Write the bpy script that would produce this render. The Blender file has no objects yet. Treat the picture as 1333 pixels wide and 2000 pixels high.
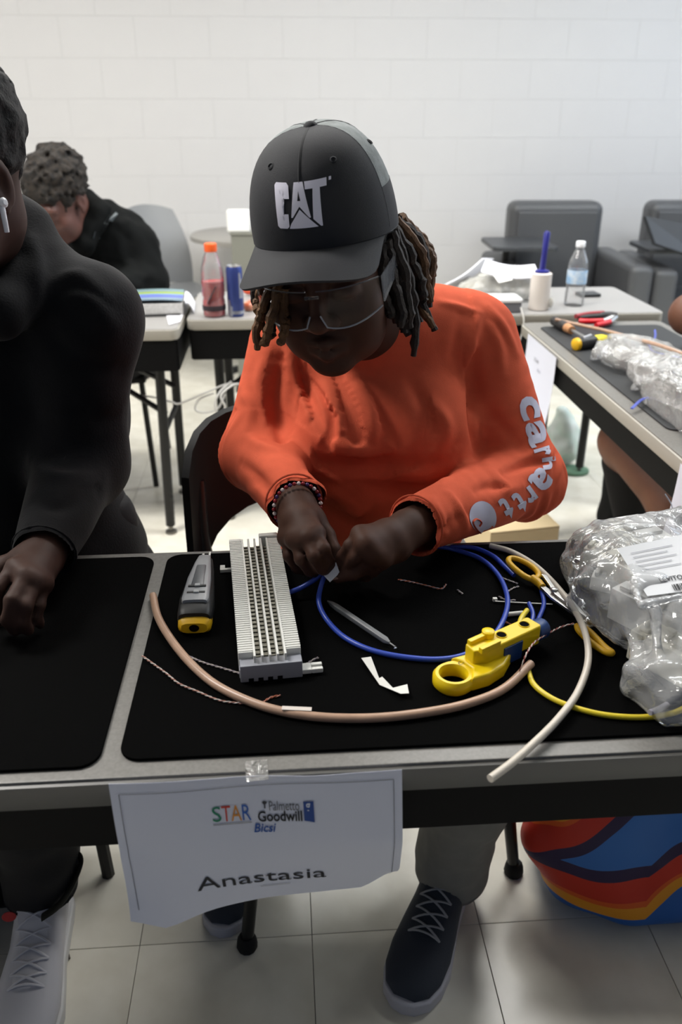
import bpy, bmesh, math, random
import numpy as np
from mathutils import Vector, Matrix
from mathutils.bvhtree import BVHTree
random.seed(7); RNG = np.random.RandomState(7)
SC = bpy.context.scene
COL = SC.collection

# ------------------------------------------------------------------ camera
FPX = 1614.0
PITCH = math.radians(25.5); YAW = math.radians(4.03); CAMZ = 1.325
cd = bpy.data.cameras.new('camera'); cam = bpy.data.objects.new('camera', cd); COL.objects.link(cam)
cd.sensor_fit = 'VERTICAL'; cd.sensor_height = 22.3; cd.lens = 22.3 * FPX / 2000.0
cd.clip_start = 0.02
cam.location = (0, 0, CAMZ)
cam.rotation_euler = (math.pi / 2 - PITCH, 0, -YAW)
cd.dof.use_dof = True; cd.dof.focus_distance = 1.12; cd.dof.aperture_fstop = 3.0
SC.camera = cam
SC.view_settings.view_transform = 'Standard'; SC.view_settings.look = 'None'
SC.view_settings.exposure = 0.0; SC.view_settings.gamma = 1.0
SC.view_settings.use_curve_mapping = False

# ------------------------------------------------------------------ world: dim even room light from the open side behind the camera
wd = bpy.data.worlds.new('room_light'); SC.world = wd; wd.use_nodes = True
wd.node_tree.nodes['Background'].inputs[0].default_value = (0.60, 0.72, 1.0, 1)
wd.node_tree.nodes['Background'].inputs[1].default_value = 0.14

def area_light(name, loc, size, power, color, rot=(0, 0, 0)):
    ld = bpy.data.lights.new(name, 'AREA'); ld.shape = 'RECTANGLE'; ld.size, ld.size_y = size
    ld.energy = power; ld.color = color
    o = bpy.data.objects.new(name, ld); COL.objects.link(o); o.location = loc; o.rotation_euler = rot
    return o
CEIL = 2.75; WALL_Y = 5.3
LIGHTS = [(-1.7, 3.7, 19, (1.0, .975, .95)), (2.4, 3.7, 14, (.80, .90, 1.0)), (0.35, 3.7, 12, (.97, .985, 1.0)),
          (-1.35, 1.65, 74, (1.0, .97, .935)), (0.6, 2.5, 34, (1.0, .985, .965)), (2.2, 2.2, 28, (.86, .93, 1.0))]
for (lx, ly, lp, lc) in LIGHTS:
    area_light('ceiling_lamp_light', (lx, ly, CEIL - .045), (1.1, .5), lp, lc)
area_light('window_daylight', (3.36, 3.6, 1.7), (1.3, 1.6), 20, (.62, .77, 1.0), (0, math.radians(90), 0))

# ------------------------------------------------------------------ helpers
_fw = np.array([math.sin(YAW) * math.cos(PITCH), math.cos(YAW) * math.cos(PITCH), -math.sin(PITCH)])
_rt = np.array([math.cos(YAW), -math.sin(YAW), 0.0]); _up = np.cross(_rt, _fw); _C = np.array([0, 0, CAMZ])
def _ray(px, py): return _fw * FPX + _rt * (px - 666.5) - _up * (py - 1000.0)
def PZ(px, py, z):            # point on the level plane z seen at a photo pixel
    d = _ray(px, py); return _C + d * ((z - CAMZ) / d[2])
def PY(px, py, y):            # point at the depth y seen at a photo pixel
    d = _ray(px, py); return _C + d * (y / d[1])
def MPP(p):                   # metres per photo pixel at p
    return float((np.array(p) - _C) @ _fw) / FPX

def lin(c):
    return tuple((x / 255 / 12.92 if x / 255 <= .04045 else ((x / 255 + .055) / 1.055) ** 2.4) for x in c[:3]) + (1,)

MATS = {}
def mat(name, rgb, rough=.6, metal=0, var=0, vscale=20, bump=0, bscale=200, trans=0, alpha=1, spec=.5, coat=0, sheen=0, rgb2=None, detail=4, emit=0, ior=1.45):
    if name in MATS: return MATS[name]
    m = bpy.data.materials.new(name); m.use_nodes = True; nt = m.node_tree; b = nt.nodes['Principled BSDF']
    b.inputs['Base Color'].default_value = lin(rgb); b.inputs['Roughness'].default_value = rough
    b.inputs['Metallic'].default_value = metal; b.inputs['Specular IOR Level'].default_value = spec
    b.inputs['Transmission Weight'].default_value = trans; b.inputs['Alpha'].default_value = alpha
    b.inputs['Coat Weight'].default_value = coat; b.inputs['IOR'].default_value = ior
    if sheen:
        b.inputs['Sheen Weight'].default_value = sheen; b.inputs['Sheen Roughness'].default_value = .5
    if emit:
        b.inputs['Emission Color'].default_value = lin(rgb); b.inputs['Emission Strength'].default_value = emit
    tc = None
    if var or bump:
        tc = nt.nodes.new('ShaderNodeTexCoord')
    if var:
        n = nt.nodes.new('ShaderNodeTexNoise'); n.inputs['Scale'].default_value = vscale; n.inputs['Detail'].default_value = detail
        nt.links.new(tc.outputs['Object'], n.inputs['Vector'])
        r = nt.nodes.new('ShaderNodeValToRGB'); nt.links.new(n.outputs['Fac'], r.inputs[0])
        c1 = lin(rgb); c2 = lin(rgb2) if rgb2 else tuple(x * (1 - var) for x in c1[:3]) + (1,)
        r.color_ramp.elements[0].position = .35; r.color_ramp.elements[1].position = .65
        r.color_ramp.elements[0].color = c2; r.color_ramp.elements[1].color = c1
        nt.links.new(r.outputs[0], b.inputs['Base Color'])
    if bump:
        n2 = nt.nodes.new('ShaderNodeTexNoise'); n2.inputs['Scale'].default_value = bscale; n2.inputs['Detail'].default_value = 3
        nt.links.new(tc.outputs['Object'], n2.inputs['Vector'])
        bp = nt.nodes.new('ShaderNodeBump'); bp.inputs['Strength'].default_value = bump; bp.inputs['Distance'].default_value = .002
        nt.links.new(n2.outputs['Fac'], bp.inputs['Height']); nt.links.new(bp.outputs[0], b.inputs['Normal'])
    MATS[name] = m
    return m

WLOC = {}
def tag(o, label=None, cat=None, group=None, kind=None):
    if label: o['label'] = label
    if cat: o['category'] = cat
    if group: o['group'] = group
    if kind: o['kind'] = kind
    return o
def thing(name, loc, label=None, cat=None, group=None, rotz=0, kind=None):
    o = bpy.data.objects.new(name, None); COL.objects.link(o); o.empty_display_size = .05
    o.location = loc; o.rotation_euler = (0, 0, rotz); WLOC[o.name] = np.array(loc, float)
    return tag(o, label, cat, group, kind)
def link_mesh(name, me, m, parent=None, world=True, base=None):
    """mesh in world coords -> object; a top-level one gets its origin at its base"""
    o = bpy.data.objects.new(name, me); COL.objects.link(o)
    if m is not None:
        for k in (m if isinstance(m, (list, tuple)) else [m]): me.materials.append(k)
    co = np.empty(len(me.vertices) * 3); me.vertices.foreach_get('co', co); co = co.reshape(-1, 3)
    if parent is None:
        if world:
            if base is None:
                lo, hi = co.min(0), co.max(0); base = np.array([(lo[0] + hi[0]) / 2, (lo[1] + hi[1]) / 2, lo[2]])
            me.vertices.foreach_set('co', (co - base).ravel()); o.location = base; WLOC[o.name] = np.array(base, float)
        else: WLOC[o.name] = np.zeros(3)
    else:
        o.parent = parent
        if world:
            me.vertices.foreach_set('co', (co - WLOC[parent.name]).ravel())
            WLOC[o.name] = WLOC[parent.name]
        else: WLOC[o.name] = WLOC[parent.name]
    me.update()
    return o
def smooth(me, ang=40):
    me.shade_smooth()
    try: me.set_sharp_from_angle(angle=math.radians(ang))
    except Exception: pass

def rotm(ax, deg):
    return np.array(Matrix.Rotation(math.radians(deg), 3, ax))
def frame_from(d, upv=(0, 0, 1)):
    d = np.array(d, float); d /= np.linalg.norm(d); u = np.array(upv, float)
    if abs(d @ u) > .97: u = np.array([1., 0, 0])
    s = np.cross(d, u); s /= np.linalg.norm(s); u2 = np.cross(s, d)
    return s, d, u2
class MB:
    def __init__(s): s.v = []; s.f = []; s.mi = []
    def add(s, vs, fs, mi=0):
        n = len(s.v); s.v += [tuple(map(float, p)) for p in vs]; s.f += [tuple(i + n for i in f) for f in fs]; s.mi += [mi] * len(fs)
        return s
    def box(s, lo, hi, R=None, c=(0, 0, 0), mi=0):
        lo = np.array(lo, float); hi = np.array(hi, float)
        P = np.array([[(lo, hi)[i][0], (lo, hi)[j][1], (lo, hi)[k][2]] for k in (0, 1) for j in (0, 1) for i in (0, 1)])
        if R is not None: P = P @ np.array(R).T
        P = P + np.array(c)
        return s.add(P, [(0, 2, 3, 1), (4, 5, 7, 6), (0, 1, 5, 4), (2, 6, 7, 3), (0, 4, 6, 2), (1, 3, 7, 5)], mi)
    def tube(s, pts, r, n=8, caps=True, mi=0, squash=1, upv=(0, 0, 1)):
        pts = np.array(pts, float); N = len(pts); rr = np.full(N, r) if np.isscalar(r) else np.array(r, float)
        T = np.gradient(pts, axis=0); T /= np.linalg.norm(T, axis=1)[:, None] + 1e-12
        u = np.array(upv, float)
        if abs(T[0] @ u) > .95: u = np.array([1., 0, 0])
        vs = []
        sdir = np.cross(T[0], u); sdir /= np.linalg.norm(sdir)
        for i in range(N):
            sdir = sdir - T[i] * (sdir @ T[i]); sdir /= np.linalg.norm(sdir) + 1e-12
            w = np.cross(sdir, T[i])
            for k in range(n):
                a = 2 * math.pi * k / n
                vs.append(pts[i] + rr[i] * (math.cos(a) * sdir + squash * math.sin(a) * w))
        fs = [(i * n + k, i * n + (k + 1) % n, (i + 1) * n + (k + 1) % n, (i + 1) * n + k) for i in range(N - 1) for k in range(n)]
        if caps: fs += [tuple(range(n))[::-1], tuple(range((N - 1) * n, N * n))]
        fs = [f[::-1] for f in fs]
        return s.add(vs, fs, mi)
    def lathe(s, prof, n=20, c=(0, 0, 0), R=None, caps=True, mi=0):
        vs = []
        for (r, z) in prof:
            for k in range(n):
                a = 2 * math.pi * k / n; vs.append((r * math.cos(a), r * math.sin(a), z))
        P = np.array(vs)
        if R is not None: P = P @ np.array(R).T
        P = P + np.array(c)
        fs = [(i * n + k, i * n + (k + 1) % n, (i + 1) * n + (k + 1) % n, (i + 1) * n + k) for i in range(len(prof) - 1) for k in range(n)]
        if caps: fs += [tuple(range(n))[::-1], tuple(range((len(prof) - 1) * n, len(prof) * n))]
        return s.add(P, fs, mi)
    def prism(s, poly, z0, z1, R=None, c=(0, 0, 0), mi=0):
        n = len(poly)
        P = np.array([(x, y, z0) for x, y in poly] + [(x, y, z1) for x, y in poly], float)
        if R is not None: P = P @ np.array(R).T
        P = P + np.array(c)
        fs = [tuple(range(n))[::-1], tuple(range(n, 2 * n))] + [(k, (k + 1) % n, n + (k + 1) % n, n + k) for k in range(n)]
        return s.add(P, fs, mi)
    def grid(s, P, mi=0, flip=False, thick=None):
        P = np.array(P, float); a, b = P.shape[:2]
        fs = [(i * b + j, i * b + j + 1, (i + 1) * b + j + 1, (i + 1) * b + j) for i in range(a - 1) for j in range(b - 1)]
        if flip: fs = [f[::-1] for f in fs]
        return s.add(P.reshape(-1, 3), fs, mi)
    def build(s, name, m, parent=None, bevel=0, seg=2, sm=True, world=True, ang=40, solid=0, base=None, weld=False):
        me = bpy.data.meshes.new(name); me.from_pydata(s.v, [], s.f)
        if any(s.mi): me.polygons.foreach_set('material_index', s.mi)
        bm = bmesh.new(); bm.from_mesh(me)
        if weld: bmesh.ops.remove_doubles(bm, verts=bm.verts, dist=1e-5)
        if solid: bmesh.ops.solidify(bm, geom=bm.faces[:], thickness=solid)
        bmesh.ops.recalc_face_normals(bm, faces=bm.faces)
        if bevel:
            es = [e for e in bm.edges if len(e.link_faces) == 2 and e.calc_face_angle(0) > .6]
            bmesh.ops.bevel(bm, geom=es, offset=bevel, segments=seg, profile=.5, affect='EDGES', clamp_overlap=True)
        bm.to_mesh(me); bm.free()
        if sm: smooth(me, ang)
        o = link_mesh(name, me, m, parent, world, base)
        if sm and bevel: o.modifiers.new('even_normals', 'WEIGHTED_NORMAL').keep_sharp = True
        return o

def rrect(x0, y0, x1, y1, r, n=6):
    out = []
    for (cx, cy, a0) in ((x1 - r, y1 - r, 0), (x0 + r, y1 - r, 90), (x0 + r, y0 + r, 180), (x1 - r, y0 + r, 270)):
        for k in range(n + 1):
            a = math.radians(a0 + 90 * k / n); out.append((cx + r * math.cos(a), cy + r * math.sin(a)))
    return out
def spline(pts, n=8):
    P = np.array(pts, float); out = []
    Q = np.vstack([2 * P[0] - P[1], P, 2 * P[-1] - P[-2]])
    for i in range(1, len(Q) - 2):
        p0, p1, p2, p3 = Q[i - 1:i + 3]
        for t in np.linspace(0, 1, n, endpoint=False):
            out.append(.5 * ((2 * p1) + (-p0 + p2) * t + (2 * p0 - 5 * p1 + 4 * p2 - p3) * t * t + (-p0 + 3 * p1 - 3 * p2 + p3) * t ** 3))
    out.append(P[-1]); return np.array(out)
def copy_tree(o, parent=None):
    c = o.copy(); COL.objects.link(c); c.parent = parent
    for ch in list(o.children): copy_tree(ch, c)
    return c

def text_mesh(s, size=1.0, bold=0, shear=0, sub=0, align='CENTER', extr=0):
    cu = bpy.data.curves.new('lettering', 'FONT'); cu.body = s; cu.size = size; cu.offset = bold; cu.shear = shear
    cu.align_x = align; cu.align_y = 'CENTER'; cu.resolution_u = 3; cu.extrude = extr
    o = bpy.data.objects.new('lettering_tmp', cu); COL.objects.link(o)
    dg = bpy.context.evaluated_depsgraph_get(); me = bpy.data.meshes.new_from_object(o.evaluated_get(dg))
    bpy.data.objects.remove(o); bpy.data.curves.remove(cu)
    if sub:
        bm = bmesh.new(); bm.from_mesh(me); bmesh.ops.triangulate(bm, faces=bm.faces)
        for _ in range(sub):
            es = [e for e in bm.edges if e.calc_length() > size * .12]
            if es: bmesh.ops.subdivide_edges(bm, edges=es, cuts=1); bmesh.ops.triangulate(bm, faces=bm.faces)
        bm.to_mesh(me); bm.free()
    return me
def mesh_co(me):
    co = np.empty(len(me.vertices) * 3); me.vertices.foreach_get('co', co); return co.reshape(-1, 3)
def set_co(me, co): me.vertices.foreach_set('co', np.ascontiguousarray(co, float).ravel()); me.update()

# ---- signed distance modelling for bodies, clothes and crumpled things
def _rc(a, b, ra, rb):
    a = np.array(a, np.float32); b = np.array(b, np.float32); ba = b - a; L2 = float(ba @ ba) + 1e-9
    def f(P):
        t = np.clip(((P - a) @ ba) / L2, 0, 1)
        d = P - a - t[..., None] * ba
        return np.sqrt((d * d).sum(-1)) - (ra + (rb - ra) * t)
    return f, np.minimum(a - ra, b - rb), np.maximum(a + ra, b + rb)
def _el(c, r, R=None):
    c = np.array(c, np.float32); r = np.array(r, np.float32); R = np.eye(3) if R is None else np.array(R)
    R32 = R.astype(np.float32)
    def f(P):
        q = (P - c) @ R32
        k0 = np.sqrt(((q / r) ** 2).sum(-1)); k1 = np.sqrt(((q / (r * r)) ** 2).sum(-1)) + 1e-9
        return k0 * (k0 - 1) / k1
    e = np.abs(R) @ r
    return f, c - e, c + e
def _bx(c, h, rad, R=None):
    c = np.array(c, np.float32); h = np.array(h, np.float32) - rad; R = np.eye(3) if R is None else np.array(R)
    R32 = R.astype(np.float32)
    def f(P):
        q = np.abs((P - c) @ R32) - h
        return np.sqrt((np.maximum(q, 0) ** 2).sum(-1)) + np.minimum(q.max(-1), 0) - rad
    e = np.abs(R) @ (h + rad)
    return f, c - e, c + e
class SDF:
    def __init__(s, lo, hi, res):
        s.lo = np.array(lo, np.float32); s.res = res
        s.n = np.maximum(((np.array(hi) - np.array(lo)) / res).astype(int) + 2, 3)
        s.F = np.full(tuple(s.n), 9.0, np.float32)
    def _sub(s, lo, hi, m):
        a = np.clip(((lo - m - s.lo) / s.res).astype(int), 0, s.n - 1); b = np.clip(((hi + m - s.lo) / s.res).astype(int) + 2, 1, s.n)
        if (b <= a).any(): return None, None
        sl = tuple(slice(a[i], b[i]) for i in range(3))
        g = np.stack(np.meshgrid(*[s.lo[i] + s.res * np.arange(a[i], b[i], dtype=np.float32) for i in range(3)], indexing='ij'), -1)
        return sl, g
    def op(s, prim, k=.01, mode='u', off=0):
        f, lo, hi = prim
        m = k + abs(off) + 3 * s.res
        sl, g = s._sub(lo, hi, m)
        if sl is None: return s
        d = f(g) - off; A = s.F[sl]
        if mode == 'u':
            h = np.maximum(k - np.abs(A - d), 0) / max(k, 1e-6); s.F[sl] = np.minimum(A, d) - h * h * k * .25
        elif mode == 's':
            h = np.maximum(k - np.abs(A + d), 0) / max(k, 1e-6); s.F[sl] = np.maximum(A, -d) + h * h * k * .25
        return s
    def cap(s, a, b, ra, rb, k=.01, mode='u', off=0): return s.op(_rc(a, b, ra, rb), k, mode, off)
    def ell(s, c, r, R=None, k=.01, mode='u', off=0): return s.op(_el(c, r, R), k, mode, off)
    def rbox(s, c, h, rad, R=None, k=.01, mode='u', off=0): return s.op(_bx(c, h, rad, R), k, mode, off)
    def chain(s, pts, rs, k=.01, mode='u', off=0):
        for i in range(len(pts) - 1): s.cap(pts[i], pts[i + 1], rs[i], rs[i + 1], k, mode, off)
        return s
    def noise(s, amp, scale, seed=0, only=.03):
        """cheap smooth value noise added near the surface"""
        idx = np.argwhere(np.abs(s.F) < only)
        P = s.lo + idx * s.res
        s.F[tuple(idx.T)] += (amp * vnoise(P * scale, seed)).astype(np.float32)
        return s
    def mesh(s, name='body'):
        F = s.F; S = F < 0; n = F.shape
        S[0] = S[-1] = False; S[:, 0] = S[:, -1] = False; S[:, :, 0] = S[:, :, -1] = False
        cnt = np.zeros(tuple(np.array(n) - 1), np.int8)
        for i in (0, 1):
            for j in (0, 1):
                for k in (0, 1): cnt += S[i:n[0] - 1 + i, j:n[1] - 1 + j, k:n[2] - 1 + k]
        act = (cnt > 0) & (cnt < 8); idx = np.argwhere(act); ids = np.full(act.shape, -1, np.int32); ids[act] = np.arange(len(idx))
        acc = np.zeros((len(idx), 3)); w = np.zeros(len(idx))
        cor = [np.array(c) for c in ((0, 0, 0), (1, 0, 0), (0, 1, 0), (1, 1, 0), (0, 0, 1), (1, 0, 1), (0, 1, 1), (1, 1, 1))]
        vals = [F[tuple((idx + c).T)].astype(float) for c in cor]
        sg = [S[tuple((idx + c).T)] for c in cor]
        for a, b in ((0, 1), (2, 3), (4, 5), (6, 7), (0, 2), (1, 3), (4, 6), (5, 7), (0, 4), (1, 5), (2, 6), (3, 7)):
            x = sg[a] != sg[b]
            va, vb = vals[a], vals[b]
            t = np.clip(va / np.where(np.abs(va - vb) < 1e-9, 1e-9, va - vb), 0, 1)
            p = cor[a] + t[:, None] * (cor[b] - cor[a])
            acc[x] += p[x]; w[x] += 1
        V = s.lo + (idx + acc / w[:, None]) * s.res
        faces = []
        for ax in range(3):
            sl0 = [slice(None)] * 3; sl1 = [slice(None)] * 3; sl0[ax] = slice(0, -1); sl1[ax] = slice(1, None)
            ch = S[tuple(sl0)] != S[tuple(sl1)]; e = np.argwhere(ch)
            u, v = [(1, 2), (2, 0), (0, 1)][ax]
            e = e[(e[:, u] > 0) & (e[:, v] > 0) & (e[:, u] < n[u] - 1) & (e[:, v] < n[v] - 1)]
            du = np.zeros(3, int); du[u] = 1; dv = np.zeros(3, int); dv[v] = 1
            q = np.stack([ids[tuple((e - du - dv).T)], ids[tuple((e - dv).T)], ids[tuple(e.T)], ids[tuple((e - du).T)]], 1)
            ins = S[tuple(e.T)]
            q[~ins] = q[~ins][:, ::-1]; faces.append(q)
        Q = np.vstack(faces); Q = Q[(Q >= 0).all(1)]
        me = bpy.data.meshes.new(name)
        me.vertices.add(len(V)); me.vertices.foreach_set('co', V.ravel())
        me.loops.add(Q.size); me.loops.foreach_set('vertex_index', Q.ravel().astype(np.int32))
        me.polygons.add(len(Q)); me.polygons.foreach_set('loop_start', np.arange(0, Q.size, 4, dtype=np.int32))
        me.update(calc_edges=True); me.validate(); me.shade_smooth()
        return me
def _h(ix, iy, iz, seed):
    h = (ix * 374761393 + iy * 668265263 + iz * 1274126177 + seed * 974711) & 0x7fffffff
    h = ((h ^ (h >> 13)) * 1103515245) & 0x7fffffff
    return ((h ^ (h >> 16)) & 0xffff) / 32767.5 - 1
def vnoise(P, seed=0):
    P = np.asarray(P, float); i = np.floor(P).astype(np.int64); f = P - i; f = f * f * (3 - 2 * f); r = 0
    for a in (0, 1):
        for b in (0, 1):
            for c in (0, 1):
                w = (f[:, 0] if a else 1 - f[:, 0]) * (f[:, 1] if b else 1 - f[:, 1]) * (f[:, 2] if c else 1 - f[:, 2])
                r = r + w * _h(i[:, 0] + a, i[:, 1] + b, i[:, 2] + c, seed)
    return r
def relax(me, it=2, lam=.5):
    """a few rounds of vertex smoothing"""
    co = mesh_co(me); n = len(co)
    ed = np.empty(len(me.edges) * 2, np.int64); me.edges.foreach_get('vertices', ed); ed = ed.reshape(-1, 2)
    deg = np.bincount(ed.ravel(), minlength=n)[:, None].clip(1)
    for _ in range(it):
        for l in (lam, -lam * .95):
            s = np.zeros_like(co); np.add.at(s, ed[:, 0], co[ed[:, 1]]); np.add.at(s, ed[:, 1], co[ed[:, 0]])
            co = co + l * (s / deg - co)
    set_co(me, co)
def cut(me, drop):
    """delete the vertices whose index mask is set (leaves an open hem)"""
    bm = bmesh.new(); bm.from_mesh(me); bm.verts.ensure_lookup_table()
    bmesh.ops.delete(bm, geom=[bm.verts[i] for i in np.nonzero(drop)[0]], context='VERTS'); bm.to_mesh(me); bm.free(); me.update()
def hem(me, t=.003):
    bm = bmesh.new(); bm.from_mesh(me)
    ed = [e for e in bm.edges if len(e.link_faces) == 1]
    if ed:
        r = bmesh.ops.extrude_edge_only(bm, edges=ed); vs = [g for g in r['geom'] if isinstance(g, bmesh.types.BMVert)]
        bm.normal_update()
        for v in vs: v.co -= v.normal * t
    bm.to_mesh(me); bm.free(); me.update(); me.shade_smooth()
# ------------------------------------------------------------------ room shell
XL, XR, YF = -3.2, 3.4, -0.9
M_wall = mat('white_block_paint', (203, 202, 202), .55, var=.03, vscale=1.5, bump=.12, bscale=120)
M_tile = mat('vinyl_tile', (228, 224, 211), .24, var=.10, vscale=9, rgb2=(214, 209, 194), detail=8)
M_grout = mat('tile_joint', (92, 86, 76), .8)
M_ceil = mat('ceiling_white', (225, 225, 222), .9, bump=.3, bscale=90)
M_base = mat('grey_vinyl_base', (120, 120, 118), .5)

w = MB().box((XL, WALL_Y + .0016, 0), (XR, WALL_Y + .16, CEIL)).build('wall_back', mat('block_joint_paint', (184, 183, 182), .7)); tag(w, kind='structure')
blk = MB().box((.0004, 0, .0004), (.4056, .012, .2026)).build('concrete_block', M_wall, w, bevel=.0016, world=False, sm=False)
first = True
for r in range(14):
    z = r * .203; off = -.203 if r % 2 else 0
    for c in range(18):
        x = XL + off + c * .406
        if x < XL - .21 or x + .1 > XR or z + .2 > CEIL + .1: continue
        o = blk if first else blk.copy()
        if not first: COL.objects.link(o); o.parent = w
        first = False
        o.location = np.array((x, WALL_Y, z)) - WLOC[w.name]
o = MB().box((XL, YF, 0), (XL - .12, WALL_Y, CEIL)).build('wall_left', M_wall); tag(o, kind='structure')
# right wall with a window opening
rw = MB()
wy0, wy1, wz0, wz1 = 2.9, 4.3, .9, 2.5
for (y0, y1, z0, z1) in ((YF, wy0, 0, CEIL), (wy1, WALL_Y, 0, CEIL), (wy0, wy1, 0, wz0), (wy0, wy1, wz1, CEIL)):
    rw.box((XR, y0, z0), (XR + .12, y1, z1))
o = rw.build('wall_right', M_wall); tag(o, kind='structure')
win = thing('window_1', (XR, (wy0 + wy1) / 2, wz0), kind='structure')
fr = MB()
for (y0, y1, z0, z1) in ((wy0, wy0 + .05, wz0, wz1), (wy1 - .05, wy1, wz0, wz1), (wy0, wy1, wz0, wz0 + .05), (wy0, wy1, wz1 - .05, wz1), (3.58, 3.62, wz0, wz1)):
    fr.box((XR + .01, y0, z0), (XR + .07, y1, z1))
fr.build('window_frame', mat('window_aluminium', (150, 152, 155), .4, .6), win, bevel=.003)
for (y0, y1) in ((wy0 + .05, 3.58), (3.62, wy1 - .05)):
    MB().box((XR + .035, y0, wz0 + .05), (XR + .041, y1, wz1 - .05)).build('pane', mat('window_glass', (235, 242, 250), .02, trans=1), win)
o = MB().box((XL, YF, CEIL), (XR, WALL_Y, CEIL + .1)).build('ceiling', M_ceil); tag(o, kind='structure')
o = MB().box((XL, WALL_Y - .009, .003), (XR, WALL_Y - .001, .102)).build('baseboard_back', M_base, bevel=.003); tag(o, kind='structure')

T = .3055; TX, TY = .019, 1.015
fl = MB().box((XL, YF, -.08), (XR, WALL_Y, -.003)).build('floor', M_grout); tag(fl, kind='structure')
tile = MB().box((.0006, .0006, 0), (T - .0006, T - .0006, .003)).build('floor_tile', M_tile, fl, bevel=.0006, seg=1, world=False)
first = True; rest = MB()
for i in range(-11, 12):
    for j in range(-7, 15):
        x = TX + i * T; y = TY + j * T
        if x < XL - .02 or x + T > XR + .02 or y < YF - .02 or y + T > WALL_Y + .02: 
            if x + T < XL + .02 or x > XR - .02 or y + T < YF or y > WALL_Y - .01: continue
            rest.box((max(x, XL) + .0006, max(y, YF) + .0006, -.003), (min(x + T, XR) - .0006, min(y + T, WALL_Y) - .0006, 0)); continue
        if -6 <= i <= 9 and -3 <= j <= 14:
            o = tile if first else tile.copy()
            if not first: COL.objects.link(o); o.parent = fl
            first = False
            o.location = np.array((x, y, -.003)) - WLOC[fl.name]
        else: rest.box((x + .0006, y + .0006, -.003), (x + T - .0006, y + T - .0006, 0))
o = rest.build('outer_floor_tiles', M_tile, fl, sm=False); tag(o, kind='stuff')

for q, (lx, ly, lp, lc) in enumerate(LIGHTS):
    t = thing('ceiling_light', (lx, ly, CEIL - .04), ['rear left', 'rear right', 'rear middle', 'front left', 'front middle', 'front right'][q] + ' flat rectangular white ceiling light panel', 'light', 'ceiling light panels')
    f = MB()
    for (a, b, c, d) in ((-.6, -.56, -.3, .3), (.56, .6, -.3, .3), (-.56, .56, -.3, -.26), (-.56, .56, .26, .3)): f.box((a, c, 0), (b, d, .04))
    f.build('frame', mat('lamp_frame', (235, 235, 235), .5), t, bevel=.003, world=False)
    MB().box((-.558, -.258, .012), (.558, .258, .03)).build('diffuser', mat('lamp_diffuser', (250, 248, 240), .6, emit=6), t, world=False)

# ------------------------------------------------------------------ training tables
M_lam = mat('grey_laminate', (118, 116, 112), .42, var=.10, vscale=260, rgb2=(108, 106, 102))
M_edge = mat('grey_table_edging', (92, 91, 88), .38)
M_apron = mat('black_steel', (7, 7, 8), .6, spec=.15)
M_leg = mat('black_leg_paint', (8, 8, 9), .42)
M_foot = mat('black_rubber', (10, 10, 10), .8)
M_glide = mat('steel_glide', (120, 118, 112), .35, .9)
TZ = .74
def training_table(x0, x1, y0, y1, label, along='x', lam=None, edge=None, ends=True, legs=None, apron_h=.058):
    t = thing('training_table', ((x0 + x1) / 2, (y0 + y1) / 2, 0), label, 'table')
    MB().prism(rrect(x0 + .004, y0 + .004, x1 - .004, y1 - .004, .024), TZ - .020, TZ).build('tabletop', lam or M_lam, t, bevel=.002)
    # edging runs round the top
    o = MB(); out = rrect(x0, y0, x1, y1, .028); inn = rrect(x0 + .0045, y0 + .0045, x1 - .0045, y1 - .0045, .0236); n = len(out)
    vs = []
    for (p, z) in ((inn, TZ - .003), (out, TZ - .004), (out, TZ - .032), (inn, TZ - .036)): vs += [(a, b, z) for a, b in p]
    fs = [(r * n + k, r * n + (k + 1) % n, (r + 1) * n + (k + 1) % n, (r + 1) * n + k) for r in range(3) for k in range(n)] + [(3 * n + k, 3 * n + (k + 1) % n, (k + 1) % n, k) for k in range(n)]
    o.add(vs, fs); o.build('edging', edge or M_edge, t, ang=50)
    z1, z0 = TZ - .034, TZ - .034 - apron_h
    for (a, b, c, d) in ((x0 + .012, x1 - .012, y0 + .006, y0 + .016), (x0 + .012, x1 - .012, y1 - .016, y1 - .006)):
        MB().box((a, c, z0), (b, d, z1)).build('apron', M_apron, t, bevel=.0015)
    for (a, b) in ((x0 + .006, x0 + .016), (x1 - .016, x1 - .006)):
        MB().box((a, y0 + .017, z0), (b, y1 - .017, z1)).build('apron', M_apron, t, bevel=.0015)
    MB().box((x0 + .02, y0 + .02, TZ - .03), (x1 - .02, y1 - .02, TZ - .021)).build('underside_board', M_apron, t)
    for (lx, ly, tx, ty) in legs:
        MB().tube([(tx, ty, TZ - .04), (lx, ly, .03)], .0165, 10).build('leg', M_leg, t)
        MB().lathe([(.008, .028), (.008, .012), (.02, .009), (.021, 0.0)], 12, (lx, ly, 0)).build('glide_foot', M_glide, t)
    return t
ftab = training_table(-1.04, .735, .63, 1.107, 'long grey table in the foreground with two black work mats on it',
                      legs=[(-.97, .70, -.97, .70), (-.97, 1.04, -.97, 1.04), (.66, .70, .66, .70), (.66, 1.04, .66, 1.04)])
rtab = training_table(.75, 1.207, 1.115, 2.575, 'long table on the right running away from the camera with bags on it', edge=mat('pale_table_edging', (168, 164, 155), .4),
                      legs=[(.83, 1.2, .83, 1.2), (1.13, 1.2, 1.13, 1.2), (.83, 2.49, .83, 2.49), (1.13, 2.49, 1.13, 2.49)])
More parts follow.
